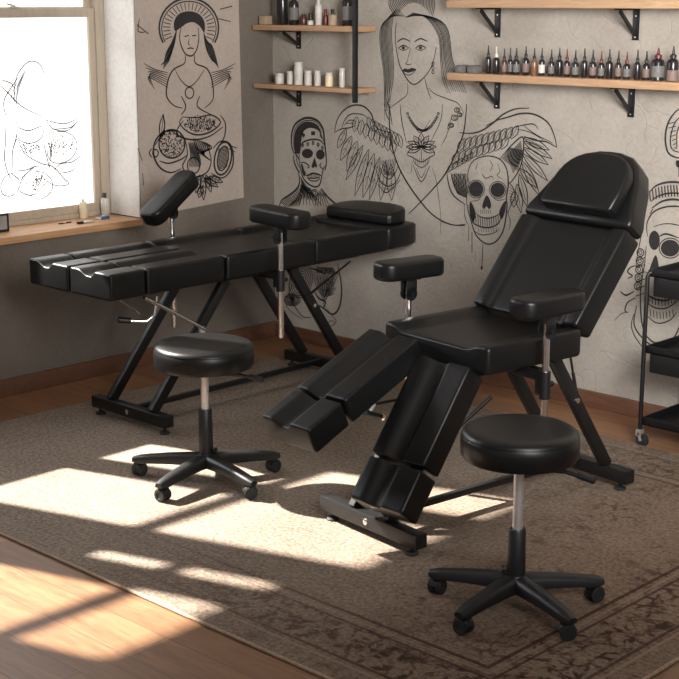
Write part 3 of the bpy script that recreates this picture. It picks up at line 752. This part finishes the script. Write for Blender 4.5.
A.fill('108,398 122,420 128,450 118,470 108,445').fill('236,396 222,412 212,440 222,462 234,430').hatch((100, 410), (112, 480), (112, 405), (122, 476), 10, 1.2)
A.line('150,300 165,315 185,308 192,318', 1.3).line('178,250 188,270 180,290', 1.3).line('205,262 215,290 205,305 222,318', 1.2).line('135,262 128,285', 1.2).line('146,372 140,392 112,398', 1.3).line('190,380 205,394 235,390', 1.3)
A.line('215,248 235,222 262,192 296,168 299,215 288,275 262,320 245,335', 2.6).hatch((222, 246), (280, 290), (250, 205), (297, 215), 16, 1.5).hatch((240, 235), (262, 300), (290, 180), (297, 240), 12, 1.4)
A.line('25,298 34,345 52,380 92,410', 2.8).line('40,300 52,345 72,372 98,385', 2).hatch((38, 300), (95, 300), (62, 372), (98, 385), 12, 1.6).hatch((50, 295), (104, 300), (52, 350), (98, 375), 8, 1.3)
A.line('248,330 262,350 268,380 250,420 244,440', 2).hatch((250, 340), (250, 410), (266, 355), (258, 405), 6, 1.2)
A.line('115,505 115,580', 1.8).line('154,548 152,600 150,635', 1.6).fill('147,630 153,630 153,640 147,640').line('104,480 103,540', 1.2).line('240,430 252,470 246,500', 1.2).line('88,410 90,455 100,480', 1.2)
A.line('5,470 45,482 90,485', 2)
A.done('wall_drawing', 'grinning skull drawing with a pointed ear, under the right wing of the mural')

# ---- sugar skull man, left part of the back wall
A = Art(1, 0, .0016).view(255, 110, 7.544)
A.line('300,330 282,290 276,200 300,115 360,68 420,60 480,88 515,150 525,230 535,320 540,400 528,455', 4.5).line('296,300 290,200 312,130 370,84 440,82 490,120 505,180', 2)
A.fill('300,310 296,200 318,135 370,92 430,90 480,120 500,175 470,140 420,128 385,140 362,175 350,235 342,320 325,330')
A.line('345,240 352,180 385,140 430,130 480,150 505,200 520,240', 2.6).line('350,262 370,240 430,222 490,228 525,262', 3.2)
A.fill('355,170 372,178 380,190 365,208').fill('425,160 455,160 455,190 425,190', False).fill('490,180 505,190 512,215 500,210')
for cx, cy in ((360, 265), (400, 258), (440, 248), (478, 262), (510, 285)): A.leaf((cx, cy - 14), (cx, cy + 16), 7, 2)
A.ell(397, 328, 42, 36, 0, True).ell(495, 336, 33, 38, 0, True).fill('450,362 432,410 430,432 446,436 452,426 466,434 468,415 458,380')
A.line('335,330 338,400 352,470 370,520 410,562 460,580 490,560 505,500 515,450 530,420', 3).line('345,395 380,398 410,425 395,440', 2.6).line('505,400 490,420 515,445', 2.4)
A.line('385,495 410,488 440,478 480,486 500,495', 3.6).line('395,505 420,530 460,535 492,520', 2.2).line('400,512 440,515 490,508', 2)
for k in range(10): A.line([(398 + 10 * k, 488), (398 + 10 * k, 520)], 1.4)
A.fill('348,405 362,415 372,450 385,480 372,500 358,470').line('300,320 322,350 335,380', 3).line('290,340 300,400 325,455 340,470', 3.4).line('310,340 322,400 338,440', 2)
A.line('330,470 338,540 320,590 270,635 205,680 180,740', 4).line('500,590 550,655 600,700 640,740', 4)
for k in range(9): A.line([(345 + 8 * k, 500 + 12 * k), (355 + 6 * k, 570 + 6 * k), (330 + 14 * k, 640), (280 + 28 * k, 720)], 2.4)
for k in range(7): A.line([(330 - 12 * k, 590 + 10 * k), (350 - 10 * k, 640 + 8 * k), (330 - 14 * k, 730)], 2.2)
for k in range(6): A.line([(500 + 8 * k, 600 + 10 * k), (470 + 12 * k, 650), (455 + 22 * k, 730)], 2.2)
A.hatch((345, 560), (420, 590), (330, 660), (470, 690), 13, 1.8).ell(450, 625, 22, 26, 2).ell(450, 625, 11, 14, 1.8).hatch((250, 650), (200, 700), (290, 690), (230, 735), 7, 2)
A.done('wall_drawing', 'drawing of a hooded man with skull face, near the back wall corner')

# ---- lower drawing seen below the flat bed
A = Art(1, 0, .0016).view(270, 265, 7.544)
A.line('512,-10 520,40 535,110 542,200 532,290 510,345 480,370 450,362 400,322 350,300 300,280', 4).line('330,190 370,250 420,280 400,330', 4).line('300,20 360,40 420,70', 3)
A.line('200,40 160,90 145,170 160,260 200,330 250,390 310,395', 2.4).line('175,150 150,200 120,260 140,330 200,380 250,410', 1.6)
for k in range(6): A.ell(235, 120, 20 + 13 * k, 40 + 18 * k, 1.7, n=26, rot=12)
for k in range(5): A.ell(170, 262, 12 + 12 * k, 9 + 9 * k, 2, n=20)
A.fill('150,250 170,240 188,262 168,278')
for k in range(7): A.leaf((385 + 6 * k, 265 - 14 * abs(k - 3)), (330 + 32 * k, 20 + 9 * abs(k - 3)), 13, 1.3, True, 3)
for k in range(4): A.leaf((400 + 6 * k, 300 - 30 * k), (485 + 8 * (k % 3), 70 + 50 * k), 13, 1.4, True, 0)
A.line('380,300 360,350 340,380', 3).line('400,300 470,380 500,430 440,470 400,455', 1.6).line('430,440 470,420 500,440', 1.4).hatch((350, 10), (480, 20), (350, 60), (500, 70), 20, 1.8)
A.done('wall_drawing', 'drawing of leaves and a feathered wing low on the back wall under the flat bed')

# ---- skull with crested headdress behind the trolley
A = Art(1, 0, .0016).view(460, 130, 3.1)
A.line('545,440 552,380 562,330 568,280 572,215', 1.6).line('590,190 610,172 645,162 690,165 740,190 760,230', 3.4).line('592,222 615,205 650,196 690,198 730,215', 2.4).line('596,242 625,222 660,215 700,222 735,240', 3.2)
for k in range(17):
    f = k / 16; x = 588 + 150 * f; A.line([(x, 196 - 30 * math.sin(PI * (f * .8 + .12)) + 4), (x + 3, 222 - 22 * math.sin(PI * (f * .8 + .12)) + 6)], 2.4)
A.line('590,260 598,245', 2).line('582,330 580,290 600,255 640,238 690,240 725,270 735,330', 2.4).line('600,300 640,290 690,300 718,330', 1.4)
A.ell(603, 342, 17, 30, 0, True).ell(652, 366, 29, 26, 0, True).ell(652, 366, 34, 31, 1.6).fill('606,388 592,420 590,432 600,428 606,436 616,430 614,405').line('618,330 640,322 680,335', 2.6)
A.line('578,360 572,420 562,480 560,540 565,600 580,640 612,662 650,655 672,630 690,580 700,520 715,470 730,430', 2.6)
A.line('575,440 600,452 630,455 660,445 680,430', 2).line('572,500 600,522 640,528 672,510', 3).line('570,520 598,548 640,552 680,525', 2.2).line('575,570 610,598 650,590 672,565', 2)
for k in range(11): A.line([(576 + 10 * k, 504 + 18 * math.sin(PI * k / 10)), (577 + 10 * k, 528 + 18 * math.sin(PI * k / 10))], 1.8)
for k in range(9): A.line([(580 + 10 * k, 552 + 12 * math.sin(PI * k / 9)), (582 + 10 * k, 574 + 12 * math.sin(PI * k / 9))], 1.6)
for k in range(8): A.line([(586 + 11 * k, 432), (588 + 11 * k, 452)], 1.6)
for k in range(5): A.ell(560 - 2 * k, 380 + 26 * k, 11, 12, 1.8, n=12).ell(560 - 2 * k, 380 + 26 * k, 5, 6, 1.4, n=8)
for k in range(6): A.line([(575, 395 + 22 * k), (545, 405 + 22 * k)], 1.6)
A.line('550,420 530,425 520,440 535,452 520,460', 2.4).line('540,500 515,512 498,500', 2.6).line('545,520 520,535 512,560 522,565', 2.2).line('548,545 540,600 562,640 600,672 640,690', 2.6).line('540,570 532,610 552,655 585,690', 1.8)
A.hatch((662, 440), (690, 560), (700, 430), (705, 520), 14, 1.8).line('480,590 500,570 520,565', 1.1)
A.done('wall_drawing', 'drawing of a skull wearing a crested headdress behind the black trolley')
# ---- round drawing at the right edge
A = Art(1, 0, .0016).view(440, 0, 2.829)
A.line('690,300 665,318 645,350 638,390 645,430 668,445 700,450', 3).line('700,322 672,338 658,365 652,400 660,425 690,432', 2.2).line('690,340 672,370 670,420', 2).fill('668,455 678,455 680,470 670,472')
for k in range(7): A.line([(645 + 3 * k, 350 + 12 * k), (668, 345 + 12 * k)], 1.6)
A.line('675,455 676,500', 1.4).line('700,300 730,320 745,370 730,430 700,450', 3)
A.done('wall_drawing', 'cropped round drawing high on the back wall at the right edge of the photo')

# ---- poster on the left wall with seated figure
bm = bmesh.new()
pq = [(-.868, .700), (-.215, .735), (-.240, 2.42), (-.870, 2.42)]
f0 = [bm.verts.new((.0035, a, b_)) for a, b_ in pq]; f1 = [bm.verts.new((.0008, a, b_)) for a, b_ in pq]
bm.faces.new(f0); bm.faces.new(f1[::-1])
for i in range(4): bm.faces.new((f0[i], f1[i], f1[(i + 1) % 4], f0[(i + 1) % 4]))
poster = tag(finish('wall_poster', bm, 'poster'), 'tall faded paper poster with a haloed seated figure, hung between window and corner', 'poster')
A = Art(0, .0035, .0010).view(130, 0, 3.233); A.k = 1.35
A.ell(190, 90, 96, 96, 2.8, a0=150, a1=390).ell(190, 92, 88, 88, 1.6, a0=150, a1=390)
for k in range(25):
    a = R(-205 + 230 * k / 24); A.line([(190 + 60 * math.cos(a), 92 + 60 * math.sin(a)), (190 + 84 * math.cos(a), 92 + 84 * math.sin(a))], 1.5)
A.fill('145,100 142,70 158,45 190,36 222,45 240,70 240,105 225,85 205,72 185,75 165,88')
A.line('165,88 160,120 166,150 180,175 200,180 215,160 222,125 220,90', 2).line('150,100 140,150 120,190 100,210', 2.2).line('238,100 245,150 262,190 280,205', 2.2)
for k in range(7): A.line([(148 - 2 * k, 100 + 6 * k), (140 - 4 * k, 150 + 4 * k), (125 - 3 * k, 200 + 4 * k)], 1.4).line([(238 + 2 * k, 104 + 6 * k), (248 + 3 * k, 150), (268 + 3 * k, 196 + 4 * k)], 1.4)
A.line('176,118 190,114', 1.6).line('200,116 214,114', 1.6).line('192,125 188,142 195,146', 1.2).line('184,158 196,155 206,158', 1.8)
A.line('178,178 175,205 140,225 122,262 118,310 140,340 170,350', 2.2).line('208,178 212,205 248,222 265,262 268,320 240,350', 2.2).line('145,225 165,260 190,280 215,262 240,225', 1.6).ell(192, 300, 14, 18, 1.8).line('165,310 180,345 165,372', 2).line('225,310 218,345 265,372', 2)
for s_ in (-1, 1):
    for k in range(7): A.line([(192 + s_ * 70, 235 + 8 * k), (192 + s_ * (110 + 4 * k), 225 + 4 * k), (192 + s_ * (148 - 6 * k), 205 + 14 * k)], 1.4)
A.line('170,378 160,398 185,425 220,436 262,425 292,395 262,372 215,380 170,378', 2.4).dots(225, 400, 52, 26, 150, 2.4, 5).hatch((180, 385), (280, 385), (190, 415), (262, 420), 14, 1.2)
A.line('172,390 152,420 158,440 205,452 258,440 300,410', 2.4).line('292,372 308,400 305,440 290,468', 2.2).line('105,372 112,410 98,440 80,470', 2).leaf((100, 450), (107, 368), 8, 2)
A.line('155,425 112,425 82,455 76,500 95,540 130,558 165,545', 2.8).ell(135, 465, 42, 46, 2.4).dots(135, 465, 38, 42, 190, 2.4, 8).line('95,520 125,528 165,515 185,500', 2.2).line('178,450 185,500 170,540 200,572 245,560 262,520 250,470', 2.4)
for k in range(9): A.line([(205 + 5 * k, 445 + 2 * k), (215 + 6 * k, 480), (262 - 6 * k, 520 - 3 * k)], 2)
for k in range(9): A.line([(188 + 3 * k, 460), (196 + 4 * k, 500 + 3 * k), (190 + 4 * k, 540)], 1.6)
A.ell(205, 535, 20, 26, 2).ell(300, 512, 27, 54, 2.8, rot=10).ell(300, 512, 17, 40, 2, rot=10).hatch((284, 480), (284, 550), (316, 474), (314, 540), 16, 1.4)
A.line('262,560 300,575 330,540 332,490 318,462 290,458 268,480', 2.6).line('70,480 62,495 72,510', 2).ell(82, 495, 9, 12, 1.8)
for b_, t in (((235, 565), (238, 648)), ((225, 565), (212, 625)), ((245, 565), (262, 622)), ((240, 575), (285, 605)), ((215, 572), (185, 598)), ((255, 570), (300, 590)), ((232, 600), (222, 640))): A.leaf(b_, t, 8, 2.2, True, 3)
A.line('318,470 345,478', 1.6).line('318,480 340,492', 1.4).line('40,560 44,600', 1.2).line('25,480 40,520', 1.2).line('22,80 60,110', 1.6).line('30,60 26,100 48,104', 1.5).line('290,30 330,20', 1.6).line('285,60 325,70', 1.4)
o = A.done('figure_drawing', None); o.parent = poster

# ---- pen drawing on the bright window pane
A = Art(0, -.238, .0008).view(0, 120, 5.658)
k_ = 1.1; A.k = 2.3
A.line('92,0 95,80 70,180 72,290', k_).line('28,0 30,120 25,220 45,300 75,350', k_).line('92,90 130,125 190,128 240,90 248,0', 1).line('100,40 160,60 240,30', k_).line('78,150 100,110 140,190 230,245 300,265 360,330 388,362 330,372 270,350 190,270', 1.1)
A.line('75,290 150,282 200,262 240,262', k_).line('250,90 300,70 370,68 420,100 435,150 410,210 360,240 300,240 270,200 265,140 250,90', k_).dots(345, 140, 70, 55, 90, 2.6, 2).dots(165, 160, 60, 28, 60, 2.6, 4).line('245,110 255,170 275,250 285,280', k_).line('270,120 285,180 280,250', k_).line('290,110 290,180 295,230', k_)
A.line('75,300 30,320 5,370 15,420 60,430 95,405 105,380', 1).line('60,300 100,330 110,345', k_).line('105,400 125,330 170,285 190,270', k_).line('105,400 160,425 210,415', k_).line('190,290 250,300 295,350 285,410 225,448 170,425', 1).dots(225, 360, 45, 50, 60, 2.6, 6).line('290,300 340,250 400,240 440,215 465,185', k_).line('340,300 400,290 430,260', k_).line('260,0 300,50 380,60 430,20', k_)
for q_ in range(6): A.line([(120 + 14 * q_, 300 + 6 * q_), (135 + 14 * q_, 350), (130 + 12 * q_, 400)], .7)
A.view(0, 0, 2.829)
A.line('120,330 60,300 20,260 0,240', k_).line('45,330 40,260 50,210 80,175 110,180 125,215 115,250', k_).line('55,215 30,250 10,290 20,340', k_).line('70,200 50,250 45,300', k_).line('130,340 180,350 220,335', k_).line('150,365 200,360 225,335', k_).line('0,225 30,235 40,250', k_)
for q_ in range(4): A.line([(88 - 8 * q_, 180 + 8 * q_), (70 - 10 * q_, 220 + 10 * q_), (60 - 12 * q_, 260 + 12 * q_)], .7)
o = A.done('pen_drawing', None, 'pen'); o.parent = win
# ================================================================== TROLLEY (right edge)
tr = tag(empty('utility_trolley', (2.678, -.188, -.012)), 'black three-tier metal trolley against the wall at the right edge', 'trolley')
tw, td = .50, .31
for sx in (-1, 1):
    for sy in (-1, 1):
        x, y = sx * tw / 2, sy * td / 2
        bm = bmesh.new(); tube(bm, [(x, y, .068), (x, y, .68), (x - sx * .004, y - sy * .004, .693), (x - sx * .014, y - sy * .014, .699)], .0085, 14); finish('post', bm, 'metal_black', tr)
        bm = bmesh.new(); box(bm, (x - .012, y - .014, .045), (x + .012, y + .014, .07), .003)
        for s in (-1, 1): beam(bm, (x, y + s * .0125, .058), (x + .012, y + s * .0125, .026), .012, .003, .001, (0, 1, 0))
        cs = finish('caster', bm, 'steel', tr)
        bm = bmesh.new(); lathe(bm, [(0, -.009), (.014, -.009), (.016, -.007), (.024, -.0095), (.0265, -.006), (.0265, .006), (.024, .0095), (.016, .007), (.014, .009), (0, .009)], 28,
              mtx=Matrix.Translation((x + .012, y, .0268)) @ Matrix.Rotation(PI / 2, 4, 'X')); finish('wheel', bm, 'rubber', cs)
for nm, z, lip, dep in (('tray', .692, .018, .0), ('tray', .390, .018, 0), ('tray', .100, .020, 0)):
    bm = bmesh.new(); x, y = tw / 2 - .004, td / 2 - .004
    box(bm, (-x, -y, z - .012), (x, y, z - .006), .001)
    for a, b_ in (((-x, -y), (x, -y + .006)), ((-x, y - .006), (x, y)), ((-x, -y), (-x + .006, y)), ((x - .006, -y), (x, y))): box(bm, (a[0], a[1], z - .012), (b_[0], b_[1], z + lip), .002)
    finish(nm, bm, 'metal_black', tr)
for z, h in ((.678, .075), (.376, .075)):
    bm = bmesh.new(); x, y = tw / 2 - .02, td / 2 - .012; box(bm, (-x, -y, z - h), (x, y, z), .004); finish('drawer', bm, 'plastic', tr)
bm = bmesh.new(); box(bm, (2.60, -.27, .3725), (2.78, -.12, .432), .004); tag(finish('storage_box', bm, 'grey_box'), 'pale grey box on the middle tier of the black trolley', 'box')
bm = bmesh.new(); box(bm, (2.685, -.30, .0825), (2.83, -.15, .15), .005); box(bm, (2.68, -.305, .15), (2.835, -.145, .159), .003); tag(finish('storage_case', bm, 'plastic'), 'small black case on the bottom tier of the black trolley', 'case')
bm = bmesh.new(); box(bm, (2.60, -.25, .6745), (2.70, -.19, .702), .006); tag(finish('cleaning_cloth', bm, 'label_rose'), 'folded pinkish cloth in the top tray of the black trolley', 'cloth')

# ================================================================== SHELVES
def bracket(x, zb, depth, drop, parent, mat='metal_black'):
    bm = bmesh.new()
    box(bm, (x - .014, -.008, zb - drop), (x + .014, -.001, zb), .001); box(bm, (x - .014, -depth, zb - .007), (x + .014, -.008, zb), .001)
    beam(bm, (x, -.008, zb - drop + .02), (x, -depth + .02, zb - .01), .016, .008, .001, (1, 0, 0))
    b = finish('bracket', bm, mat, parent)
    for z in (zb - drop + .012, zb - .03):
        bm = bmesh.new(); lathe(bm, [(0, 0), (.004, 0), (.003, .002), (0, .002)], 10, mtx=Matrix.Translation((x, -.0075, z)) @ Matrix.Rotation(PI / 2, 4, 'X')); finish('screw', bm, 'steel', b)
def shelf(label, x0, x1, zb, th, dep, brs, drop=.125, mat='shelf', name='wall_shelf'):
    bm = bmesh.new(); box(bm, (x0, -dep, zb), (x1, -.001, zb + th), .003); o = tag(finish(name, bm, mat), label, 'shelf')
    for x in brs: bracket(x, zb, dep * .85, drop, o)
    return o
shelf('lower right wooden wall shelf carrying the row of ink bottles', 1.272, 2.75, 1.362, .031, .17, (1.422, 2.105))
shelf('upper right wooden wall shelf at the top edge of the photo', 1.262, 2.75, 1.668, .031, .17, (1.415, 2.11))
# corner rack
ZL, ZU = 1.277, 1.557
shelf('lower narrow wooden shelf of the corner with pale jars on it', .02, .70, ZL, .021, .155, (.19,), .09)
shelf('upper narrow wooden shelf of the corner with dark bottles on it', .02, .70, ZU, .026, .155, (.19,), .09)
bm = bmesh.new(); box(bm, (.7015, -.165, 1.235), (.722, -.145, 3.199), .003); tag(finish('shelf_upright', bm, 'metal_black'), 'dark vertical upright at the right end of the corner shelves', 'upright')

# ================================================================== BOTTLES
def hz_x(px, py, yp):      # X on the plane y=yp seen at this pixel
    r_ = FWD + RGT * (px - 339.5) / FPX - UPV * (py - 339.5) / FPX
    t = (yp - CAM.y) / r_.y; return (CAM + r_ * t).x
ORD = ['first', 'second', 'third', 'fourth', 'fifth', 'sixth', 'seventh', 'eighth', 'ninth', 'tenth', 'eleventh', 'twelfth', 'thirteenth', 'fourteenth', 'fifteenth', 'sixteenth', 'seventeenth', 'eighteenth', 'nineteenth', 'twentieth']
def ink_bottle(x, z, r, h, body, capm, lab, label, group, tip=.030, y=-.10, name='ink_bottle'):
    root = tag(empty(name, (x, y, z)), label, 'bottle', group)
    bm = bmesh.new(); lathe(bm, [(0, 0), (r * .92, 0), (r, .002), (r, h * .80), (r * .85, h * .90), (r * .45, h * .96), (r * .45, h), (0, h)], 24); finish('bottle_body', bm, body, root)
    bm = bmesh.new(); lathe(bm, [(0, h - .001), (r * .55, h - .001), (r * .55, h + .010), (r * .28, h + .014), (.0022, h + .014 + tip), (0, h + .015 + tip)], 20); finish('nozzle_cap', bm, capm, root)
    if lab:
        bm = bmesh.new(); lathe(bm, [(r + .0004, h * .16), (r + .0008, h * .17), (r + .0008, h * .64), (r + .0004, h * .65)], 24); finish('paper_label', bm, lab, root)
    return root
def jar(x, z, r, h, body, capm, label, group, y=-.085, capr=.95, caph=.010, name='jar', lab=None):
    root = tag(empty(name, (x, y, z)), label, 'jar' if name == 'jar' else 'bottle', group)
    bm = bmesh.new(); lathe(bm, [(0, 0), (r * .94, 0), (r, .003), (r, h * .84), (r * .9, h * .93), (r * min(capr, .8), h), (0, h)], 24); finish('body', bm, body, root)
    bm = bmesh.new(); lathe(bm, [(0, h - .001), (r * capr, h - .001), (r * capr, h + caph), (r * capr * .9, h + caph + .001), (0, h + caph + .001)], 20); finish('cap', bm, capm, root)
    if lab:
        bm = bmesh.new(); lathe(bm, [(r + .0004, h * .2), (r + .0008, h * .21), (r + .0008, h * .7), (r + .0004, h * .71)], 24); finish('paper_label', bm, lab, root)
    return root
ZS = 1.3932; G = 'tattoo ink bottles on the lower right shelf'
ink = [(488, .0125, .074, 'dark_glass', 'plastic', None, 'all black'), (496, .0145, .070, 'dark_glass', 'white_plastic', None, 'black with a pale nozzle'),
    (504, .0115, .062, 'red_brown', 'plastic', 'label_rose', 'small reddish with dusty label'), (510, .0105, .066, 'dark_glass', 'plastic', 'label_grey', 'slim black with grey label'),
    (516, .0145, .066, 'dark_glass', 'plastic', 'label_grey', 'wide grey-labelled'), (525.5, .0140, .074, 'dark_glass', 'plastic', 'label_rose', 'tall black dusty-labelled'),
    (534, .0125, .068, 'amber', 'plastic', None, 'amber brown'), (541.5, .0130, .070, 'dark_glass', 'plastic', 'white_plastic', 'dark with a white label')]
for i, (px, r, h, bo, ca, la, w_) in enumerate(ink):
    ink_bottle(hz_x(px, 72, -.10), ZS, r, h, bo, ca, la, '%s ink bottle, %s from left on the lower right shelf' % (w_, ORD[i]), G)
hid = [(551, 'plastic'), (559, 'plastic'), (566.5, 'red_cap'), (575, 'plastic'), (584, 'plastic'), (592.5, 'plastic'), (601, 'red_cap'), (609, 'plastic'), (618, 'plastic'), (626.5, 'red_cap'), (637, 'plastic'), (646, 'plastic')]
for i, (px, ca) in enumerate(hid):
    ink_bottle(hz_x(px, 74, -.10), ZS, .0125 + .0015 * (i % 2), .064 + .008 * ((i * 2) % 3) / 2, 'dark_glass', ca, ('label_grey', None, 'label_rose')[i % 3], '%s ink bottle from left on the lower right shelf, dark with %s cap' % (ORD[i + 8], 'red' if ca == 'red_cap' else 'black'), G)
ink_bottle(hz_x(657.5, 74, -.10), ZS, .026, .088, 'dark_glass', 'red_cap', 'label_grey', 'large black bottle with dark red cap and grey label near the right edge', G, .024)
ink_bottle(hz_x(672.5, 74, -.10), ZS, .0225, .090, 'dark_glass', 'plastic', None, 'black cone-topped bottle with pale base at the far right of the shelf', G, .030)
o = [c for c in COL.objects if c.get('label', '').startswith('black cone-topped')][0]
bm = bmesh.new(); lathe(bm, [(.0228, .002), (.0234, .003), (.0234, .042), (.0228, .043)], 24); finish('paper_label', bm, 'label_rose', o)
for i, px in enumerate((463, 475)):
    x = hz_x(px, 74, -.10); bm = bmesh.new(); box(bm, (x - .022, -.13, ZS), (x + .022, -.08, ZS + .026), .003); box(bm, (x - .018, -.126, ZS + .026), (x + .018, -.084, ZS + .032), .002)
    tag(finish('supply_box', bm, 'label_grey'), ('low grey box at the left end of the lower right shelf', 'low grey box between the leftmost box and the first ink bottle')[i], 'box', 'low boxes on the lower right shelf')
x = hz_x(455, 0, -.10); bm = bmesh.new(); box(bm, (x - .03, -.13, 1.6995), (x + .03, -.08, 1.72), .004); tag(finish('supply_box', bm, 'plastic'), 'small dark box at the left end of the upper right shelf', 'box')
# corner upper shelf
G = 'bottles on the upper corner shelf'; Z = ZU + .0265
bm = bmesh.new(); x = hz_x(265.5, 20, -.085); box(bm, (x - .022, -.11, Z), (x + .022, -.06, Z + .04), .003); tag(finish('card_box', bm, 'tan_card'), 'small tan card box at the left end of the upper corner shelf', 'box')
jar(hz_x(282.5, 20, -.085), Z, .027, .15, 'dark_glass', 'plastic', 'large black bottle with faint label, leftmost on the upper corner shelf', G, capr=.5, caph=.03, name='shelf_bottle')
jar(hz_x(294, 20, -.085), Z, .024, .115, 'dark_glass', 'plastic', 'black bottle with grey label band beside the leftmost large one on the upper corner shelf', G, capr=.5, caph=.03, name='shelf_bottle', lab='label_grey')
jar(hz_x(303.5, 20, -.085), Z, .017, .040, 'red_brown', 'plastic', 'short red brown bottle with black cap on the upper corner shelf', G, capr=.6, name='shelf_bottle')
jar(hz_x(310.5, 20, -.085), Z, .015, .022, 'white_plastic', 'plastic', 'tiny white jar on the upper corner shelf', G, capr=.7, caph=.03)
jar(hz_x(318.5, 20, -.085), Z, .0165, .10, 'clear', 'white_plastic', 'slim pale dropper bottle in the middle of the upper corner shelf', G, capr=.45, caph=.03, name='shelf_bottle', lab='white_plastic')
jar(hz_x(325.5, 20, -.085), Z, .013, .048, 'red_cap', 'red_cap', 'small dark red bottle right of the pale dropper bottle', G, capr=.6, caph=.026, name='shelf_bottle')
jar(hz_x(332.5, 20, -.085), Z, .0205, .052, 'tan_card', 'plastic', 'beige bottle with black cap on the upper corner shelf', G, capr=.4, caph=.022, name='shelf_bottle')
jar(hz_x(347.5, 20, -.085), Z, .026, .125, 'dark_glass', 'plastic', 'tall black labelled bottle at the right end of the upper corner shelf', G, capr=.45, caph=.03, name='shelf_bottle', lab='label_grey')
G = 'pale jars on the lower corner shelf'; Z = ZL + .0215
for px, r, h, bo, w_ in ((279.5, .022, .040, 'clear', 'low clear jar, leftmost on the lower corner shelf'), (290, .016, .052, 'white_plastic', 'small white jar, second from left on the lower corner shelf'),
        (298.5, .022, .098, 'white_plastic', 'tallest white bottle on the lower corner shelf'), (308, .0185, .060, 'white_plastic', 'white jar right of the tallest white bottle'),
        (317.5, .0155, .062, 'white_plastic', 'slim white jar left of the yellow one'), (329, .0185, .055, 'cream', 'yellowish cream jar on the lower corner shelf'), (342, .0135, .078, 'clear', 'slim frosted bottle at the right end of the lower corner shelf')):
    jar(hz_x(px, 78, -.085), Z, r, h, bo, 'white_plastic', w_, G)

# ================================================================== THINGS ON THE SILL
Z = .7002
root = tag(empty('lotion_bottle', (-.195, -1.055, Z)), 'plain cream lotion bottle on the window sill', 'bottle')
bm = bmesh.new(); lathe(bm, [(0, 0), (.017, 0), (.0185, .003), (.0185, .070), (.016, .076), (.006, .079), (0, .079)], 28); finish('body', bm, 'cream', root)
bm = bmesh.new(); lathe(bm, [(0, .078), (.006, .078), (.006, .088), (.003, .091), (0, .091)], 16); finish('cap', bm, 'white_plastic', root)
root = tag(empty('spray_bottle', (-.185, -.935, Z)), 'clear labelled bottle with black cap at the right end of the sill', 'bottle')
bm = bmesh.new(); lathe(bm, [(0, 0), (.018, 0), (.0195, .003), (.0195, .078), (.017, .084), (.008, .087), (0, .087)], 28); finish('body', bm, 'clear', root)
bm = bmesh.new(); lathe(bm, [(.0198, .012), (.0202, .013), (.0202, .068), (.0198, .069)], 28); finish('paper_label', bm, 'white_plastic', root)
bm = bmesh.new(); lathe(bm, [(0, .086), (.0085, .086), (.0085, .106), (.007, .109), (0, .109)], 18); finish('cap', bm, 'plastic', root)
root = tag(empty('framed_card', (-.12, -1.575, Z), R(-4)), 'small dark framed card standing at the left end of the sill', 'picture')
bm = bmesh.new()
for a, b_ in (((-.006, -.055, 0), (.006, .055, .010)), ((-.006, -.055, .072), (.006, .055, .080)), ((-.006, -.055, 0), (.006, -.047, .08)), ((-.006, .047, 0), (.006, .055, .08))): box(bm, a, b_, .001)
finish('card_frame', bm, 'plastic', root)
bm = bmesh.new(); box(bm, (-.004, -.048, .009), (.003, .048, .073)); finish('card', bm, 'grey_box', root)
bm = bmesh.new(); box(bm, (-.02, -.05, 0), (-.006, .05, .006), .001); finish('stand', bm, 'plastic', root)
root = tag(empty('wrapped_packet', (-.105, -1.005, Z)), 'blue and white packet lying on the sill', 'packet')
bm = bmesh.new(); box(bm, (-.016, -.022, 0), (.016, .024, .014), .004); finish('wrapper', bm, 'blue', root)
bm = bmesh.new(); box(bm, (-.020, -.036, .0), (.010, -.020, .012), .004); finish('white_end', bm, 'white_plastic', root)
bm = bmesh.new(); box(bm, (-.013, -.012, .0136), (.004, .012, .0156), .001); finish('sticker', bm, 'white_plastic', root)
root = tag(empty('folding_clipper', (-.06, -1.145, Z)), 'silver and dark hand clipper lying on the sill', 'clipper')
bm = bmesh.new(); box(bm, (-.007, -.045, 0), (.008, -.012, .012), .004); finish('dark_handle', bm, 'plastic', root)
bm = bmesh.new(); beam(bm, (-.006, -.02, .006), (-.012, .055, .006), .009, .007, .002); beam(bm, (.002, -.02, .006), (.014, .045, .006), .008, .006, .002); finish('steel_arms', bm, 'steel', root)
root = tag(empty('pen_cap', (-.12, -1.20, Z)), 'tiny dark scrap lying between clipper and framed card on the sill', 'scrap')
bm = bmesh.new(); tube(bm, [(0, -.05, .003), (.004, -.028, .003)], .0028, 8); tube(bm, [(0, -.005, .003), (-.004, .022, .003)], .0028, 8); box(bm, (-.002, -.03, .0005), (.002, -.004, .002)); finish('scrap', bm, 'plastic', root)
